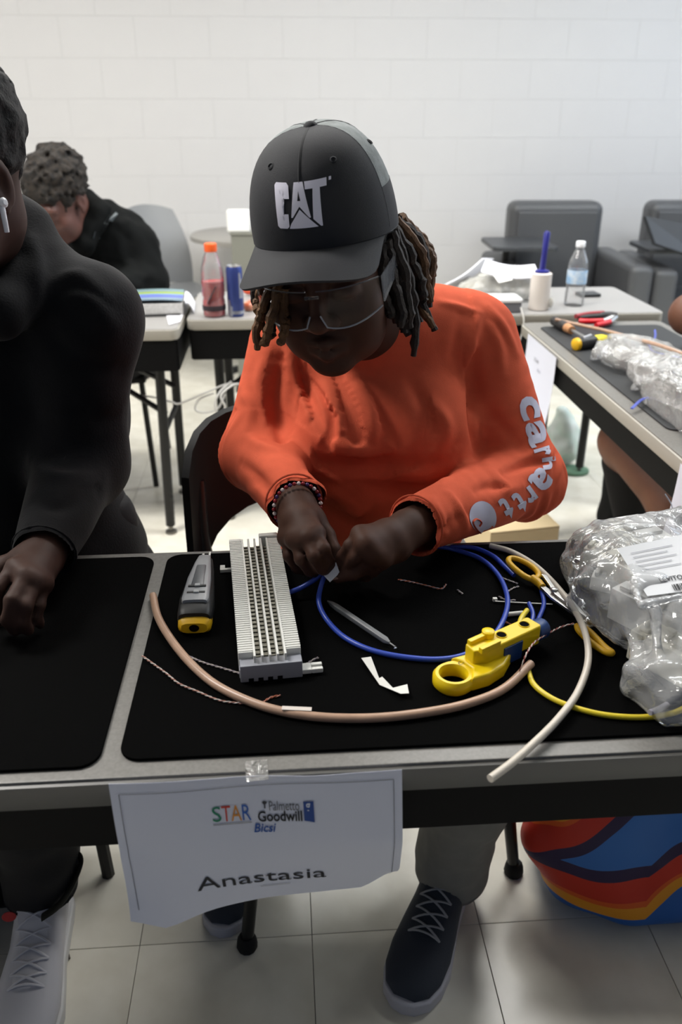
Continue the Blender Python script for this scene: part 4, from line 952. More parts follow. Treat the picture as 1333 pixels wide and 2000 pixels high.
# ------------------------------------------------------------------ black chair of the person in orange
fl_, fr_ = np.array((-.096, .998, 0)), np.array((.415, 1.122, 0))
ax = (fr_ - fl_); Wc = np.linalg.norm(ax); ax /= Wc; bk_ = np.array((-ax[1], ax[0], 0)); mid = (fl_ + fr_) / 2
ch = thing('black_chair', tuple(mid + bk_ * .22), 'black plastic chair under the person in orange', 'chair', rotz=math.atan2(ax[1], ax[0]))
M_chp = mat('black_chair_plastic', (7, 7, 8), .6, spec=.25)
for sx in (-1, 1):
    MB().tube([(sx * .20, -.17, .44), (sx * .235, -.205, .22), (sx * Wc / 2, -.22, .012)], [.0125, .0125, .011], 10).build('leg', M_leg, ch, world=False)
    MB().lathe([(.017, 0), (.019, .006), (.017, .022), (.012, .03)], 12, (sx * Wc / 2, -.22, 0)).build('foot_cap', M_foot, ch, world=False)
    MB().tube([(sx * .20, .20, .44), (sx * .24, .26, .02)], [.0125, .011], 10).build('leg', M_leg, ch, world=False)
    MB().lathe([(.017, 0), (.019, .006), (.017, .022), (.012, .03)], 12, (sx * .24, .26, 0)).build('foot_cap', M_foot, ch, world=False)
    MB().tube(spline([(sx * .20, .18, .44), (sx * .225, .235, .56), (sx * .225, .255, .70)], 5), .014, 10).build('back_upright', M_leg, ch, world=False)
G = [[(x, y, .455 - .012 * math.cos(x * 6) + .01 * (y > .1)) for y in np.linspace(-.22, .2, 8)] for x in np.linspace(-.23, .23, 9)]
MB().grid(G).build('seat', M_chp, ch, solid=.012, world=False)
G = []
for a in np.linspace(-1, 1, 17):
    x = .262 * math.sin(a * 1.35) / math.sin(1.35); yb = .30 - .11 * a * a
    zt = .835 - .10 * abs(a) ** 4; zb = .63 - .20 * abs(a) ** 3
    G.append([(x, yb + .02 * math.sin(k / 7 * 3) - (.0), zb + (zt - zb) * k / 7) for k in range(8)])
MB().grid(G).build('backrest', M_chp, ch, solid=.014, world=False)

# ------------------------------------------------------------------ printed beach bag on the floor at right
def stripe_mat(ox):
    m = bpy.data.materials.new('beach_bag_print'); m.use_nodes = True; nt = m.node_tree; b = nt.nodes['Principled BSDF']; b.inputs['Roughness'].default_value = .55
    tc = nt.nodes.new('ShaderNodeTexCoord'); sp_ = nt.nodes.new('ShaderNodeSeparateXYZ'); nt.links.new(tc.outputs['Object'], sp_.inputs[0])
    def mth(op, a, b_=None, c=None):
        n = nt.nodes.new('ShaderNodeMath'); n.operation = op
        for k, v in enumerate((a, b_, c)):
            if v is None: continue
            if isinstance(v, (int, float)): n.inputs[k].default_value = v
            else: nt.links.new(v, n.inputs[k])
        return n.outputs[0]
    X, Z = sp_.outputs[0], sp_.outputs[2]
    lowz = mth('MULTIPLY_ADD', mth('MAXIMUM', mth('ADD', X, -(.605 - ox)), 0.0), 1.15, .150)
    upz = mth('MULTIPLY_ADD', mth('ADD', X, -(.438 - ox)), .92, .165)
    d = mth('MAXIMUM', mth('SUBTRACT', lowz, Z), mth('SUBTRACT', Z, upz))
    d = mth('ADD', d, .10)
    r = nt.nodes.new('ShaderNodeValToRGB'); r.color_ramp.interpolation = 'CONSTANT'; nt.links.new(mth('MULTIPLY', d, 4.0), r.inputs[0])
    e = r.color_ramp.elements
    cols = [(0, (44, 112, 190)), (.085 * 4, (36, 16, 66)), (.114 * 4, (200, 40, 14)), (.162 * 4, (222, 92, 16)), (.172 * 4, (228, 150, 18)), (.198 * 4, (24, 92, 170))]
    e[0].position, e[0].color = 0, lin(cols[0][1]); e[1].position, e[1].color = cols[1][0], lin(cols[1][1])
    for p, c in cols[2:]: q = e.new(p); q.color = lin(c)
    nt.links.new(r.outputs[0], b.inputs['Base Color']); return m
bc = np.array((.66, 1.1, 0))
s = SDF((.33, .88, 0), (1.05, 1.40, .50), .006)
s.rbox((.69, 1.10, .19), (.235, .105, .19), .07, rotm('Z', -3), .03)
s.ell((.56, 1.06, .17), (.155, .075, .13), None, .05); s.ell((.74, 1.05, .12), (.16, .07, .12), None, .05); s.ell((.68, 1.035, .055), (.185, .075, .060), None, .04)
s.cap((.44, 1.04, .30), (.58, 1.0, .05), .012, .02, .05).cap((.66, 1.0, .33), (.72, 1.0, .08), .012, .02, .05)
s.noise(.008, 13, 17, .05)
me = s.mesh('beach_bag'); relax(me, 2); co_ = mesh_co(me)
bb = link_mesh('beach_bag', me, stripe_mat((co_[:, 0].min() + co_[:, 0].max()) / 2)); tag(bb, 'bright blue orange and red printed cloth bag on the floor at right', 'bag')
hp = [(bc[0] - .10, 1.06, .37), (bc[0] - .09, 1.04, .46), (bc[0] + .04, 1.04, .50), (bc[0] + .14, 1.05, .45), (bc[0] + .15, 1.07, .38)]
MB().tube(spline(hp, 6), .011, 8, squash=.4).build('handle', mat('navy_strap', (34, 20, 62), .7), bb)
# ------------------------------------------------------------------ floor things further back
cb = PZ(1010, 1075, 0)
ca = thing('cardboard_box', (PY(1012, 1030, 2.2)[0], 2.2, 0), 'beige cardboard box on the floor behind the foreground table', 'box', rotz=math.radians(8))
M_cb = mat('cardboard', (206, 186, 148), .8, var=.06, vscale=12)
MB().box((-.13, -.10, 0), (.085, .10, .245)).build('carton', M_cb, ca, bevel=.002, world=False)
for (y0, y1, t0) in ((-.10, -.004, 0), (.004, .10, 0)): MB().box((-.13, y0, .2455), (.085, y1, .2485)).build('flap', M_cb, ca, bevel=.001, world=False)
MB().box((.0852, -.06, .06), (.0858, .05, .20)).build('side_print', mat('box_print', (150, 128, 92), .8), ca, world=False)
s = SDF((.82, 2.72, 0), (1.22, 3.35, .40), .007)
pbx = PZ(1098, 905, 0)
s.ell((pbx[0], pbx[1] + .02, .09), (.075, .09, .10), None, .03).ell((pbx[0] - .02, pbx[1], .19), (.04, .05, .06), None, .04).noise(.012, 24, 41, .05)
film_bag('carrier_bag', s, 'white plastic carrier bag on the floor by the pale table leg', mat('carrier_white', (222, 230, 226), .4, var=.2, vscale=18, rgb2=(200, 220, 210)))
o = MB().prism([(0.06 * math.cos(a), .05 * math.sin(a)) for a in np.linspace(0, 2 * math.pi, 20)[:-1]], .002, .016, None, (pbx[0] + .02, pbx[1] - .10, 0)).build('green_lid', mat('green_plastic', (96, 130, 106), .5), bevel=.003); tag(o, 'flat green lid on the floor under the white carrier bag', 'lid')
# dark backpack under the right table
s = SDF((.95, 2.30, 0), (1.50, 2.75, .60), .007)
q = PZ(1262, 1075, 0)
s.rbox((1.25, 2.50, .22), (.17, .10, .22), .07, rotm('Z', 6), .03).rbox((1.24, 2.42, .14), (.13, .06, .12), .04, None, .04).noise(.006, 14, 51, .05)
me = s.mesh('backpack'); relax(me, 1); bp_ = link_mesh('backpack', me, mat('black_nylon', (8, 9, 10), .7, spec=.2)); tag(bp_, 'black backpack with a yellow tag under the right table', 'backpack')
yt = PY(1252, 952, 2.39)
MB().prism([(.022 * math.cos(a), .034 * math.sin(a)) for a in np.linspace(0, 2 * math.pi, 20)[:-1]], 0, .008, rotm('X', 80), yt).build('yellow_tag', mat('yellow_tag', (196, 150, 40), .5), bp_, bevel=.002)
MB().tube(spline([PY(1262, 1002, 2.34), PY(1275, 1003, 2.33), PY(1290, 1010, 2.32)], 5), .007, 8, squash=.5).build('green_cord', mat('green_cord', (40, 110, 84), .5), bp_)
MB().tube([PY(1262, 985, 2.36), PY(1240, 1050, 2.33)], .012, 8, squash=.4).build('strap', mat('dark_strap', (26, 27, 29), .6), bp_)
# black bag beside the leg of the person in black
s = SDF((-.72, .90, 0), (-.30, 1.30, .55), .007)
s.rbox((-.55, 1.16, .22), (.11, .09, .21), .06, None, .03).noise(.006, 14, 61, .05)
me = s.mesh('shoulder_bag'); relax(me, 1); sb_ = link_mesh('shoulder_bag', me, mat('black_nylon', (8, 9, 10), .7, spec=.2)); tag(sb_, 'black shoulder bag with a dangling strap beside the white sneaker', 'bag')
st = spline([PY(128, 1662, 1.06), PY(152, 1668, 1.05), PY(158, 1685, 1.04), PY(140, 1730, 1.02), PY(115, 1768, 1.0), PY(82, 1792, .99)], 6)
MB().tube(st, .011, 8, squash=.25, upv=(0, 1, 0)).build('strap', mat('olive_strap', (30, 30, 22), .7), sb_)
MB().tube(spline([PY(140, 1660, 1.05), PY(120, 1672, 1.05), PY(128, 1690, 1.04), PY(155, 1680, 1.04)], 5), .006, 8).build('buckle', M_leg, sb_)
# ------------------------------------------------------------------ people
class HeadFrame:
    def __init__(s, pos, yaw, pitch, roll, sc=1.0):
        s.R = rotm('Z', yaw) @ rotm('X', pitch) @ rotm('Y', roll); s.p = np.array(pos, float); s.s = sc
    def w(s, q): return np.asarray(q, float) * s.s @ s.R.T + s.p
def head_sdf(S, H, ears=True, lips=1.0):
    """x = image right, -y = the way the face looks, z up; origin at the eye line inside the skull"""
    k = H.s
    E = lambda c, r, kk=.012, mode='u': S.ell(H.w(c), np.array(r) * k, H.R, kk * k, mode)
    Cc = lambda a, b, ra, rb, kk=.01, mode='u': S.cap(H.w(a), H.w(b), ra * k, rb * k, kk * k, mode)
    E((0, .018, .030), (.074, .096, .088)); E((0, -.030, -.030), (.064, .062, .086), .02); E((0, -.042, -.083), (.048, .044, .034), .025)
    for x in (-1, 1):
        E((x * .040, -.062, -.040), (.026, .026, .028), .02)
        E((x * .034, -.040, -.075), (.024, .030, .026), .03)
    Cc((-.042, -.078, .018), (.042, -.078, .018), .013, .013, .02)
    for x in (-1, 1):
        E((x * .031, -.096, -.004), (.020, .012, .0125), .012, 's'); E((x * .031, -.079, -.006), (.0165, .0145, .0125), .003)
        Cc((x * .046, -.078, -.010), (x * .018, -.087, -.011), .002, .0025, .004)
    Cc((0, -.090, .006), (0, -.108, -.030), .0075, .0105, .012); E((0, -.110, -.034), (.0125, .0115, .0105), .008)
    for x in (-1, 1): E((x * .0135, -.100, -.038), (.0095, .0105, .0085), .006); E((x * .007, -.106, -.0455), (.004, .005, .003), .003, 's')
    Cc((-.021, -.086, -.068), (0, -.0985, -.0655), .0048, .0068 * lips, .005); Cc((0, -.0985, -.0655), (.021, -.086, -.068), .0068 * lips, .0048, .005)
    Cc((-.018, -.086, -.0785), (0, -.0965, -.0800), .0055, .0080 * lips, .005); Cc((0, -.0965, -.0800), (.018, -.086, -.0785), .0080 * lips, .0055, .005)
    Cc((-.022, -.0985, -.0725), (.022, -.0985, -.0725), .0016, .0016, .003, 's')
    E((0, -.076, -.104), (.024, .018, .016), .016)
    if ears:
        for x in (-1, 1):
            E((x * .077, .010, -.012), (.008, .018, .030), .008); E((x * .083, .006, -.010), (.005, .009, .016), .004, 's'); E((x * .078, .000, -.038), (.006, .009, .009), .006)
    return S
def finger(S, pts, r0=.0092, r1=.0072, k=.003):
    n = len(pts)
    for i in range(n - 1):
        a = r0 + (r1 - r0) * i / (n - 1); b = r0 + (r1 - r0) * (i + 1) / (n - 1)
        S.cap(pts[i], pts[i + 1], a, b, k)
        if i: S.ell(pts[i], (a * 1.06,) * 3, None, .002)
def hand_sdf(S, wrist, fingers, thumb, r=.0092, arm=None, flat=1.0):
    for f in fingers:
        S.cap(wrist + (f[0] - wrist) * .12, f[0], .0165, .0115, .016)
    for i in range(len(fingers) - 1): S.cap(fingers[i][0], fingers[i + 1][0], .0105, .0105, .010); S.cap((fingers[i][0] + wrist) / 2, (fingers[i + 1][0] + wrist) / 2, .014, .014, .012)
    for i, f in enumerate(fingers): finger(S, f, r * (1, 1.03, .98, .88)[i], r * (.80, .82, .78, .70)[i])
    S.cap(wrist + (thumb[0] - wrist) * .1, thumb[0], .017, .016, .014); S.cap(thumb[0], thumb[1], .0155, .0115, .010); finger(S, thumb[1:], r * 1.18, r * .92)
def nail(p_tip, p_prev, upv, m, parent, w=.0048, l=.0062, r=.0072):
    d = p_tip - p_prev; d /= np.linalg.norm(d); u = np.array(upv, float); u -= d * (u @ d); u /= np.linalg.norm(u); s_ = np.cross(d, u)
    G = [[p_tip + d * (r * .55 - l + 2 * l * i / 4) * .8 + s_ * w * math.sin(a) * (1 - .12 * (i > 3)) + u * (r * (.94 + .08 * math.cos(a)) - .0006 * abs(i - 2)) for a in np.linspace(-1.0, 1.0, 5)] for i in range(5)]
    MB().grid(G).build('fingernail', m, parent, solid=.0006)
def project(me_xy_to_px, me, bvh, off, dirmode=None):
    pass
def bvh_of(me):
    co = [Vector(v) for v in mesh_co(me)]; return BVHTree.FromPolygons(co, [tuple(p.vertices) for p in me.polygons])
def cast_px(bvh, a, b, off=.0, near=0):
    d = Vector(_ray(a, b)).normalized(); loc, nor, i, dist = bvh.ray_cast(Vector(_C), d)
    if loc is None and near: loc, nor, i, dist = bvh.find_nearest(Vector(_C + np.array(d) * near))
    if loc is None: return None
    if nor.dot(d) > 0: nor = -nor
    return np.array(loc) + np.array(nor) * off
def folds(me, strokes):
    """raise or press soft folds along paths lying on the cloth"""
    bvh = bvh_of(me); co = mesh_co(me); no = np.empty(len(co) * 3); me.vertices.foreach_get('normal', no); no = no.reshape(-1, 3); D = np.zeros(len(co))
    for (pts, amp, w) in strokes:
        P = spline([(a, b, 0) for a, b in pts], 26); Q = [cast_px(bvh, p[0], p[1]) for p in P]; Q = np.array([q for q in Q if q is not None])
        if len(Q) < 2: continue
        near = np.nonzero(((co > Q.min(0) - 2.6 * w) & (co < Q.max(0) + 2.6 * w)).all(1))[0]; cs = co[near]; best = np.zeros(len(near))
        for i, q in enumerate(Q):
            t = i / (len(Q) - 1); e = math.sin(math.pi * min(max(t, .06), .94)) ** .5
            best = np.maximum(best, np.exp(-((cs - q) ** 2).sum(1) / (w * w)) * e)
        g = best * amp; D[near] = np.where(np.abs(g) > np.abs(D[near]), g, D[near])
    set_co(me, co + no * D[:, None])
def lace_shoe(person, heel, toe_deg, L, m_up, m_sole, m_lace, m_tongue, high=0, wd_=1.0):
    """heel point on the floor; toe_deg = turn of the toe from -Y"""
    R = rotm('Z', toe_deg) @ np.diag([1, -1, 1.0]); k = L / .28
    def X(m):
        m.v = [tuple(np.array(v) * (k * wd_, k, k) @ R.T + heel) for v in m.v]; return m
    sec = [(.000, .020, .022, .085 + high), (.012, .031, .014, .100 + high), (.05, .035, .012, .104 + high), (.085, .036, .012, .100 + high * .6), (.12, .038, .012, .084), (.16, .043, .012, .068), (.20, .0465, .012, .056), (.235, .044, .012, .049), (.262, .034, .013, .041), (.277, .016, .016, .030)]
    up_ = X(loft(sec, 24, 2.4)).build('shoe', m_up, person, ang=60)
    out = [(.033, .03), (.035, .08), (.037, .12), (.044, .165), (.0495, .205), (.047, .24), (.037, .268), (.018, .285), (0, .289)]
    pol = [(x, y) for x, y in out] + [(-x * .96, y) for x, y in out[::-1][1:]] + [(-.030, .0), (-.015, -.010), (.015, -.010), (.030, .0)]
    X(MB().prism(pol, 0, .024)).build('sole', m_sole, up_, bevel=.004, seg=3)
    top = lambda y: np.interp(y, [s_[0] for s_ in sec], [s_[3] for s_ in sec])
    X(MB().grid([[(x * (1 + .2 * (y < .1)), y, top(y) - .9 * x * x / .03 * .35 + .0035) for y in np.linspace(.075, .185, 10)] for x in np.linspace(-.020, .020, 7)])).build('tongue', m_tongue, up_, solid=.002)
    ys = np.linspace(.092, .188, 6)
    for i in range(6):
        for sgn in ((1, -1) if i < 5 else (1,)):
            y0, y1 = ys[i], ys[min(i + 1, 5)]
            P = [(sgn * .025 * t, y0 + (y1 - y0) * (t + 1) / 2, top(y0 + (y1 - y0) * (t + 1) / 2) + .0065 - .010 * t * t) for t in np.linspace(-1, 1, 7)]
            X(MB().tube(P, .0021, 6, squash=.6)).build('lace', m_lace, up_)
    return up_

M_skin = mat('brown_skin', (72, 46, 35), .6, var=.18, vscale=30, spec=.25)
M_skin2 = mat('brown_skin_left', (62, 42, 35), .6, var=.18, vscale=30, spec=.25)
M_skin3 = mat('brown_skin_back', (92, 60, 52), .5, var=.15, vscale=30)
M_skin4 = mat('brown_skin_right', (104, 66, 48), .5, var=.15, vscale=20)
M_orange = mat('orange_knit', (206, 94, 67), .9, var=.06, vscale=60, bump=.18, bscale=700, spec=.1)
M_hair = mat('dark_hair', (15, 12, 10), .65, var=.4, vscale=80, bump=.5, bscale=350)

# ================= person in orange
H = HeadFrame((.066, 1.130, 1.159), -14.0, 15.5, -5.9, 1.08)
shL, shR = np.array((.006, 1.345, .980)), np.array((.328, 1.365, .990))
elL, elR = PY(508, 888, 1.28), PY(1020, 936, 1.25)
wrL, wrR = PZ(578, 984, .838), PZ(800, 1032, .818)
nb = np.array((.138, 1.285, 1.045))
def torso(S, o=0):
    S.ell((.155, 1.335, .885), (.158, .105, .165), None, .03, off=o); S.ell((.150, 1.315, .715), (.165, .130, .15), None, .06, off=o)
    for x in (.088, .226): S.ell((x, 1.255, .858), (.076, .072, .080), None, .05, off=o)
    S.cap((.03, 1.35, .985), (.30, 1.362, .993), .060, .060, .05, off=o)
    S.cap((.06, 1.335, 1.005), nb, .045, .045, .05, off=o); S.cap((.262, 1.345, 1.010), nb, .050, .045, .05, off=o)
    S.ell((.150, 1.40, .56), (.175, .145, .12), None, .06, off=o)
S = SDF((-.17, .88, .0), (.50, 1.58, 1.34), .0033)
head_sdf(S, H)
S.chain([H.w((0, .028, -.055)), nb + np.array((-.01, -.005, -.01)), np.array((.15, 1.33, .97))], [.054, .056, .07], .03)
torso(S, -.012)
armsL = [(shL, .050), (elL, .042), (wrL, .027)]; armsR = [(shR, .052), (elR, .044), (wrR, .028)]
for A in (armsL, armsR): S.chain([a for a, _ in A], [b for _, b in A], .02)
LH = dict(f=[[PZ(618, 1043, .834), PZ(633, 1072, .826), PZ(641, 1095, .806), PZ(645, 1108, .792)], [PZ(600, 1053, .832), PZ(614, 1086, .820), PZ(630, 1110, .797), PZ(640, 1117, .784)],
             [PZ(579, 1055, .824), PZ(588, 1092, .808), PZ(606, 1115, .784), PZ(622, 1120, .774)], [PZ(560, 1050, .812), PZ(564, 1086, .795), PZ(580, 1110, .773), PZ(598, 1116, .764)]],
          t=[PZ(612, 1015, .826), PZ(640, 1046, .812), PZ(652, 1074, .800), PZ(655, 1094, .790)])
hand_sdf(S, wrL, LH['f'], LH['t'])
RH = dict(f=[[PZ(704, 1044, .838), PZ(684, 1066, .826), PZ(670, 1086, .808), PZ(664, 1100, .796)], [PZ(714, 1062, .834), PZ(694, 1088, .815), PZ(680, 1106, .795), PZ(672, 1112, .784)],
             [PZ(728, 1080, .822), PZ(710, 1106, .798), PZ(696, 1118, .778), PZ(686, 1120, .768)], [PZ(746, 1094, .806), PZ(728, 1116, .784), PZ(716, 1126, .768), PZ(708, 1128, .762)]],
          t=[PZ(776, 1072, .806), PZ(732, 1100, .797), PZ(692, 1119, .787), PZ(660, 1127, .780)])
hand_sdf(S, wrR, RH['f'], RH['t'])
hipL, hipR = np.array((.07, 1.40, .52)), np.array((.24, 1.41, .52)); knL, knR = np.array((-.03, 1.09, .53)), np.array((.30, 1.05, .50)); anL, anR = np.array((-.10, 1.25, .085)), np.array((.278, 1.075, .09))
for a, b, c in ((hipL, knL, anL), (hipR, knR, anR)): S.chain([a, b, c], [.075, .052, .036], .03)
for an, toe in ((anL, (-.14, 1.08, .035)), (anR, (.20, .93, .035))): S.cap(an - np.array((0, 0, .03)), toe, .030, .020, .02)
me = S.mesh('person'); relax(me, 2); del S
P1 = link_mesh('person', me, M_skin, base=np.array((.15, 1.2, 0)))
tag(P1, 'person in a grey cap and orange long sleeved shirt working at the foreground table', 'person')
M_nail = mat('nail', (120, 84, 72), .35)
for f in LH['f'][:3]: nail(f[3], f[2], np.array((.2, -.8, .6)), M_nail, P1)
for f in RH['f'][:2]: nail(f[3], f[2], np.array((.3, -.7, .7)), M_nail, P1)
nail(RH['t'][3], RH['t'][2], np.array((-.1, -.7, .7)), M_nail, P1, .0058, .0072, .0088)

# shirt
S = SDF((-.20, .95, .50), (.52, 1.58, 1.12), .0038)
torso(S, .010)
S.chain([shL, elL + np.array((0, 0, .0)), wrL], [.064, .058, .0385], .03); S.chain([shR, elR, wrR], [.066, .060, .041], .03)
S.ell(elR + np.array((.006, 0, .0)), (.062, .062, .062), None, .02)
me = S.mesh('shirt'); del S
relax(me, 2)
co = mesh_co(me)
dl = wrL - elL; dl /= np.linalg.norm(dl); dr = wrR - elR; dr /= np.linalg.norm(dr)
dL_ = np.linalg.norm(np.cross(co - elL, dl), axis=1); dR_ = np.linalg.norm(np.cross(co - elR, dr), axis=1)
cut(me, (((co - (wrL - dl * .004)) @ dl > 0) & (dL_ < .075)) | (((co - (wrR - dr * .010)) @ dr > 0) & (dR_ < .075)))
# cloth ripples: across the sleeves near elbow and cuff, slanting on the body
co = mesh_co(me); no = np.empty(len(co) * 3); me.vertices.foreach_get('normal', no); no = no.reshape(-1, 3); D = np.zeros(len(co))
for (a, b, c) in ((shL, elL, wrL), (shR, elR, wrR)):
    for (p, q, am) in ((a, b, .0028), (b, c, .0040)):
        d = q - p; L = np.linalg.norm(d); d = d / L; t = (co - p) @ d; rad = np.linalg.norm(co - p - t[:, None] * d, axis=1)
        m_ = (t > -.02) & (t < L + .05) & (rad < .085)
        prox = np.exp(-((t - (0 if q is c else L)) / .07) ** 2) + .35 + (np.exp(-((t - L) / .05) ** 2) if q is c else 0)
        nz = vnoise(np.stack([t * 40 + 5 * vnoise(co * 9, 4), co[:, 0] * 12, co[:, 2] * 12], 1), 77)
        D = np.where(m_, np.maximum(np.abs(D), 0) * 0 + nz * am * prox, D)
body = np.abs(co[:, 0] - .15) < .15
dv = np.stack([(co[:, 0] * .8 + co[:, 2] * .35) * 26, (co[:, 2] * .8 - co[:, 0] * .35) * 8, co[:, 1] * 8], 1)
D += np.where(body & (D == 0), vnoise(dv, 5) * .0035, 0)
set_co(me, co + no * D[:, None])
folds(me, [([(600, 690), (640, 760), (662, 840)], 0.0090, .012), ([(562, 670), (578, 740), (604, 810)], 0.0090, .010), ([(690, 740), (722, 800), (734, 890)], 0.0075, .013), ([(545, 705), (538, 780), (552, 860)], -0.0150, .012),
           ([(850, 790), (872, 830), (862, 880)], 0.0075, .012), ([(926, 700), (926, 800), (934, 890)], -0.0150, .014), ([(600, 900), (690, 915), (800, 905)], -0.0105, .016), ([(640, 860), (700, 880), (770, 870)], 0.0060, .014),
           ([(935, 612), (925, 665), (916, 725)], 0.0060, .009), ([(960, 640), (975, 680), (980, 730)], 0.0060, .010), ([(985, 925), (1030, 905), (1075, 900)], -0.0105, .009), ([(930, 960), (960, 950), (1000, 955)], -0.0060, .008),
           ([(880, 965), (900, 1000), (915, 1035)], 0.0060, .008), ([(845, 975), (862, 1010), (872, 1045)], 0.0045, .007), ([(470, 905), (500, 930), (530, 965)], -0.0075, .010), ([(480, 850), (510, 870), (545, 880)], 0.0060, .009), ([(560, 985), (640, 960), (700, 1000)], 0.0090, .016), ([(640, 1000), (700, 1030), (760, 1000)], -0.0090, .014),
           ([(860, 590), (900, 600), (935, 612)], 0.0045, .007), ([(620, 740), (650, 800), (640, 880)], -0.0075, .012), ([(720, 745), (760, 830), (790, 880)], -0.0060, .012),
           ([(575, 700), (600, 770), (640, 850)], -.007, .010), ([(660, 740), (690, 820), (700, 890)], -.006, .012), ([(800, 740), (830, 800), (835, 870)], -.005, .012), ([(900, 620), (892, 690), (905, 760)], -.005, .012), ([(560, 860), (600, 900), (650, 930)], .007, .014), ([(760, 920), (830, 930), (900, 900)], .006, .014),
           ([(955, 600), (985, 640), (1010, 690)], .005, .010), ([(950, 800), (990, 840), (1020, 880)], -.005, .012), ([(470, 760), (490, 800), (480, 850)], .005, .011), ([(520, 690), (505, 750), (520, 820)], .004, .010), ([(960, 985), (985, 960), (1020, 950)], .005, .009), ([(840, 1060), (870, 1030), (910, 1000)], -.004, .008), ([(700, 940), (760, 960), (820, 950)], -.006, .014)])
relax(me, 1)
bv = bvh_of(me)
hem(me, .004)
shirt = link_mesh('shirt', me, M_orange, P1)
# cuff ribs
for (w_, d_, r_) in ((wrL - dl * .010, dl, .0405), (wrR - dr * .016, dr, .0430)):
    s_, _, u_ = frame_from(d_)
    P = [w_ + r_ * (math.cos(a) * s_ + math.sin(a) * u_) for a in np.linspace(0, 2 * math.pi, 33)]
    MB().tube(P, .0016, 6).build('cuff_seam', M_orange, shirt)
# sleeve lettering and mark
M_print = mat('sleeve_print', (190, 190, 210), .7)
for (chr_, cx, cy, ax_, ay_, wa, hu) in (('c', 1034, 797, .26, 1, 46, 38), ('a', 1048, 848, .26, 1, 50, 38), ('r', 1060, 883, .3, 1, 17, 32), ('h', 1073, 905, .15, 1, 24, 26), ('a', 1056, 938, -.75, .66, 38, 42), ('r', 1034, 966, -.8, .6, 22, 30), ('t', 1016, 980, -.85, .52, 20, 42), ('t', 990, 992, -.88, .47, 20, 44)):
    me = text_mesh(chr_, 1.0, .035, 0, sub=2); co = mesh_co(me); lo, hi = co.min(0), co.max(0); c_ = (lo + hi) / 2; n_ = math.hypot(ax_, ay_); a2 = np.array((ax_, ay_)) / n_; u2 = np.array((a2[1], -a2[0]))
    out = []; ok = True
    for p in co:
        q = np.array((cx, cy)) + a2 * (p[0] - c_[0]) / (hi[0] - lo[0]) * wa + u2 * (p[1] - c_[1]) / (hi[1] - lo[1]) * hu
        h_ = cast_px(bv, q[0], q[1], .0012)
        if h_ is None: h_ = out[-1] if out else PY(cx, cy, 1.2)
        out.append(h_)
    set_co(me, np.array(out)); link_mesh('sleeve_lettering', me, M_print, shirt)
def decal(poly, name, m, off, rings=5):
    c_ = np.mean(poly, axis=0); V_ = [cast_px(bv, c_[0], c_[1], off, 1.30)]; n = len(poly); F_ = []
    for r in range(1, rings + 1):
        for p in poly:
            q = c_ + (np.array(p) - c_) * r / rings; V_.append(cast_px(bv, q[0], q[1], off, 1.30))
    for k in range(n): F_.append((0, 1 + k, 1 + (k + 1) % n))
    for r in range(rings - 1):
        for k in range(n): F_.append((1 + r * n + k, 1 + (r + 1) * n + k, 1 + (r + 1) * n + (k + 1) % n, 1 + r * n + (k + 1) % n))
    if any(v is None for v in V_): return
    MB().add(V_, F_).build(name, m, shirt)
decal([(943 + 25 * math.cos(a) * 1.0 + 9 * math.sin(a), 1010 + 30 * math.sin(a) - 8 * math.cos(a)) for a in np.linspace(0, 2 * math.pi, 29)[:-1]], 'sleeve_emblem', M_print, .0010)
sw = [cast_px(bv, a, b, .0014) for a, b in ((938, 1040), (929, 1032), (922, 1020), (930, 1013), (939, 1019), (935, 1027))]
if all(q is not None for q in sw): MB().tube(spline(sw, 5), .0022, 6, squash=.4).build('emblem_swirl', M_orange, shirt)

# bracelet
br = thing('bracelet', tuple(wrL), None); br.parent = P1; br.location = wrL - WLOC[P1.name]; br['label'] = 'red and white beaded bracelet'
s_, _, u_ = frame_from(dl)
MBd = {}
for k in range(34):
    a = 2 * math.pi * k / 34; c_ = dl * .010 + .0335 * (math.cos(a) * s_ + math.sin(a) * u_)
    m_ = [mat('bead_red', (140, 26, 34), .3), mat('bead_white', (210, 190, 186), .3), mat('bead_red', (140, 26, 34), .3), mat('bead_violet', (70, 40, 90), .3)][k % 4]
    MB().lathe([(.0008, -.0028), (.0024, -.0016), (.0030, 0), (.0024, .0016), (.0008, .0028)], 8, c_).build('bead', m_, br, world=False)

# trousers
M_pant = mat('grey_sweatpants', (126, 124, 118), .9, var=.1, vscale=40, bump=.2, bscale=400)
S = SDF((-.22, .90, .03), (.48, 1.62, .72), .0055)
S.ell((.150, 1.40, .54), (.19, .16, .13), None, .05)
for a, b, c in ((hipL, knL, anL), (hipR, knR, anR)): S.chain([a, b, (b + c) / 2 + np.array((.0, .0, 0)), c], [.098, .076, .073, .066], .04)
S.noise(.006, 17, 71, .04).noise(.004, 34, 72, .04)
me = S.mesh('trousers'); relax(me, 1); co = mesh_co(me); cut(me, co[:, 2] < .060); hem(me, .004); link_mesh('trousers', me, M_pant, P1); del S
M_kn = mat('navy_knit', (44, 50, 60), .7, bump=.4, bscale=500); M_ws = mat('white_sole', (176, 176, 184), .5); M_lg = mat('grey_lace', (150, 152, 156), .7)
lace_shoe(P1, np.array((.304, 1.130, 0)), -28, .300, M_kn, M_ws, M_lg, M_kn, 0, 1.06)
lace_shoe(P1, np.array((-.085, 1.305, 0)), -12, .285, M_kn, M_ws, M_lg, M_kn)

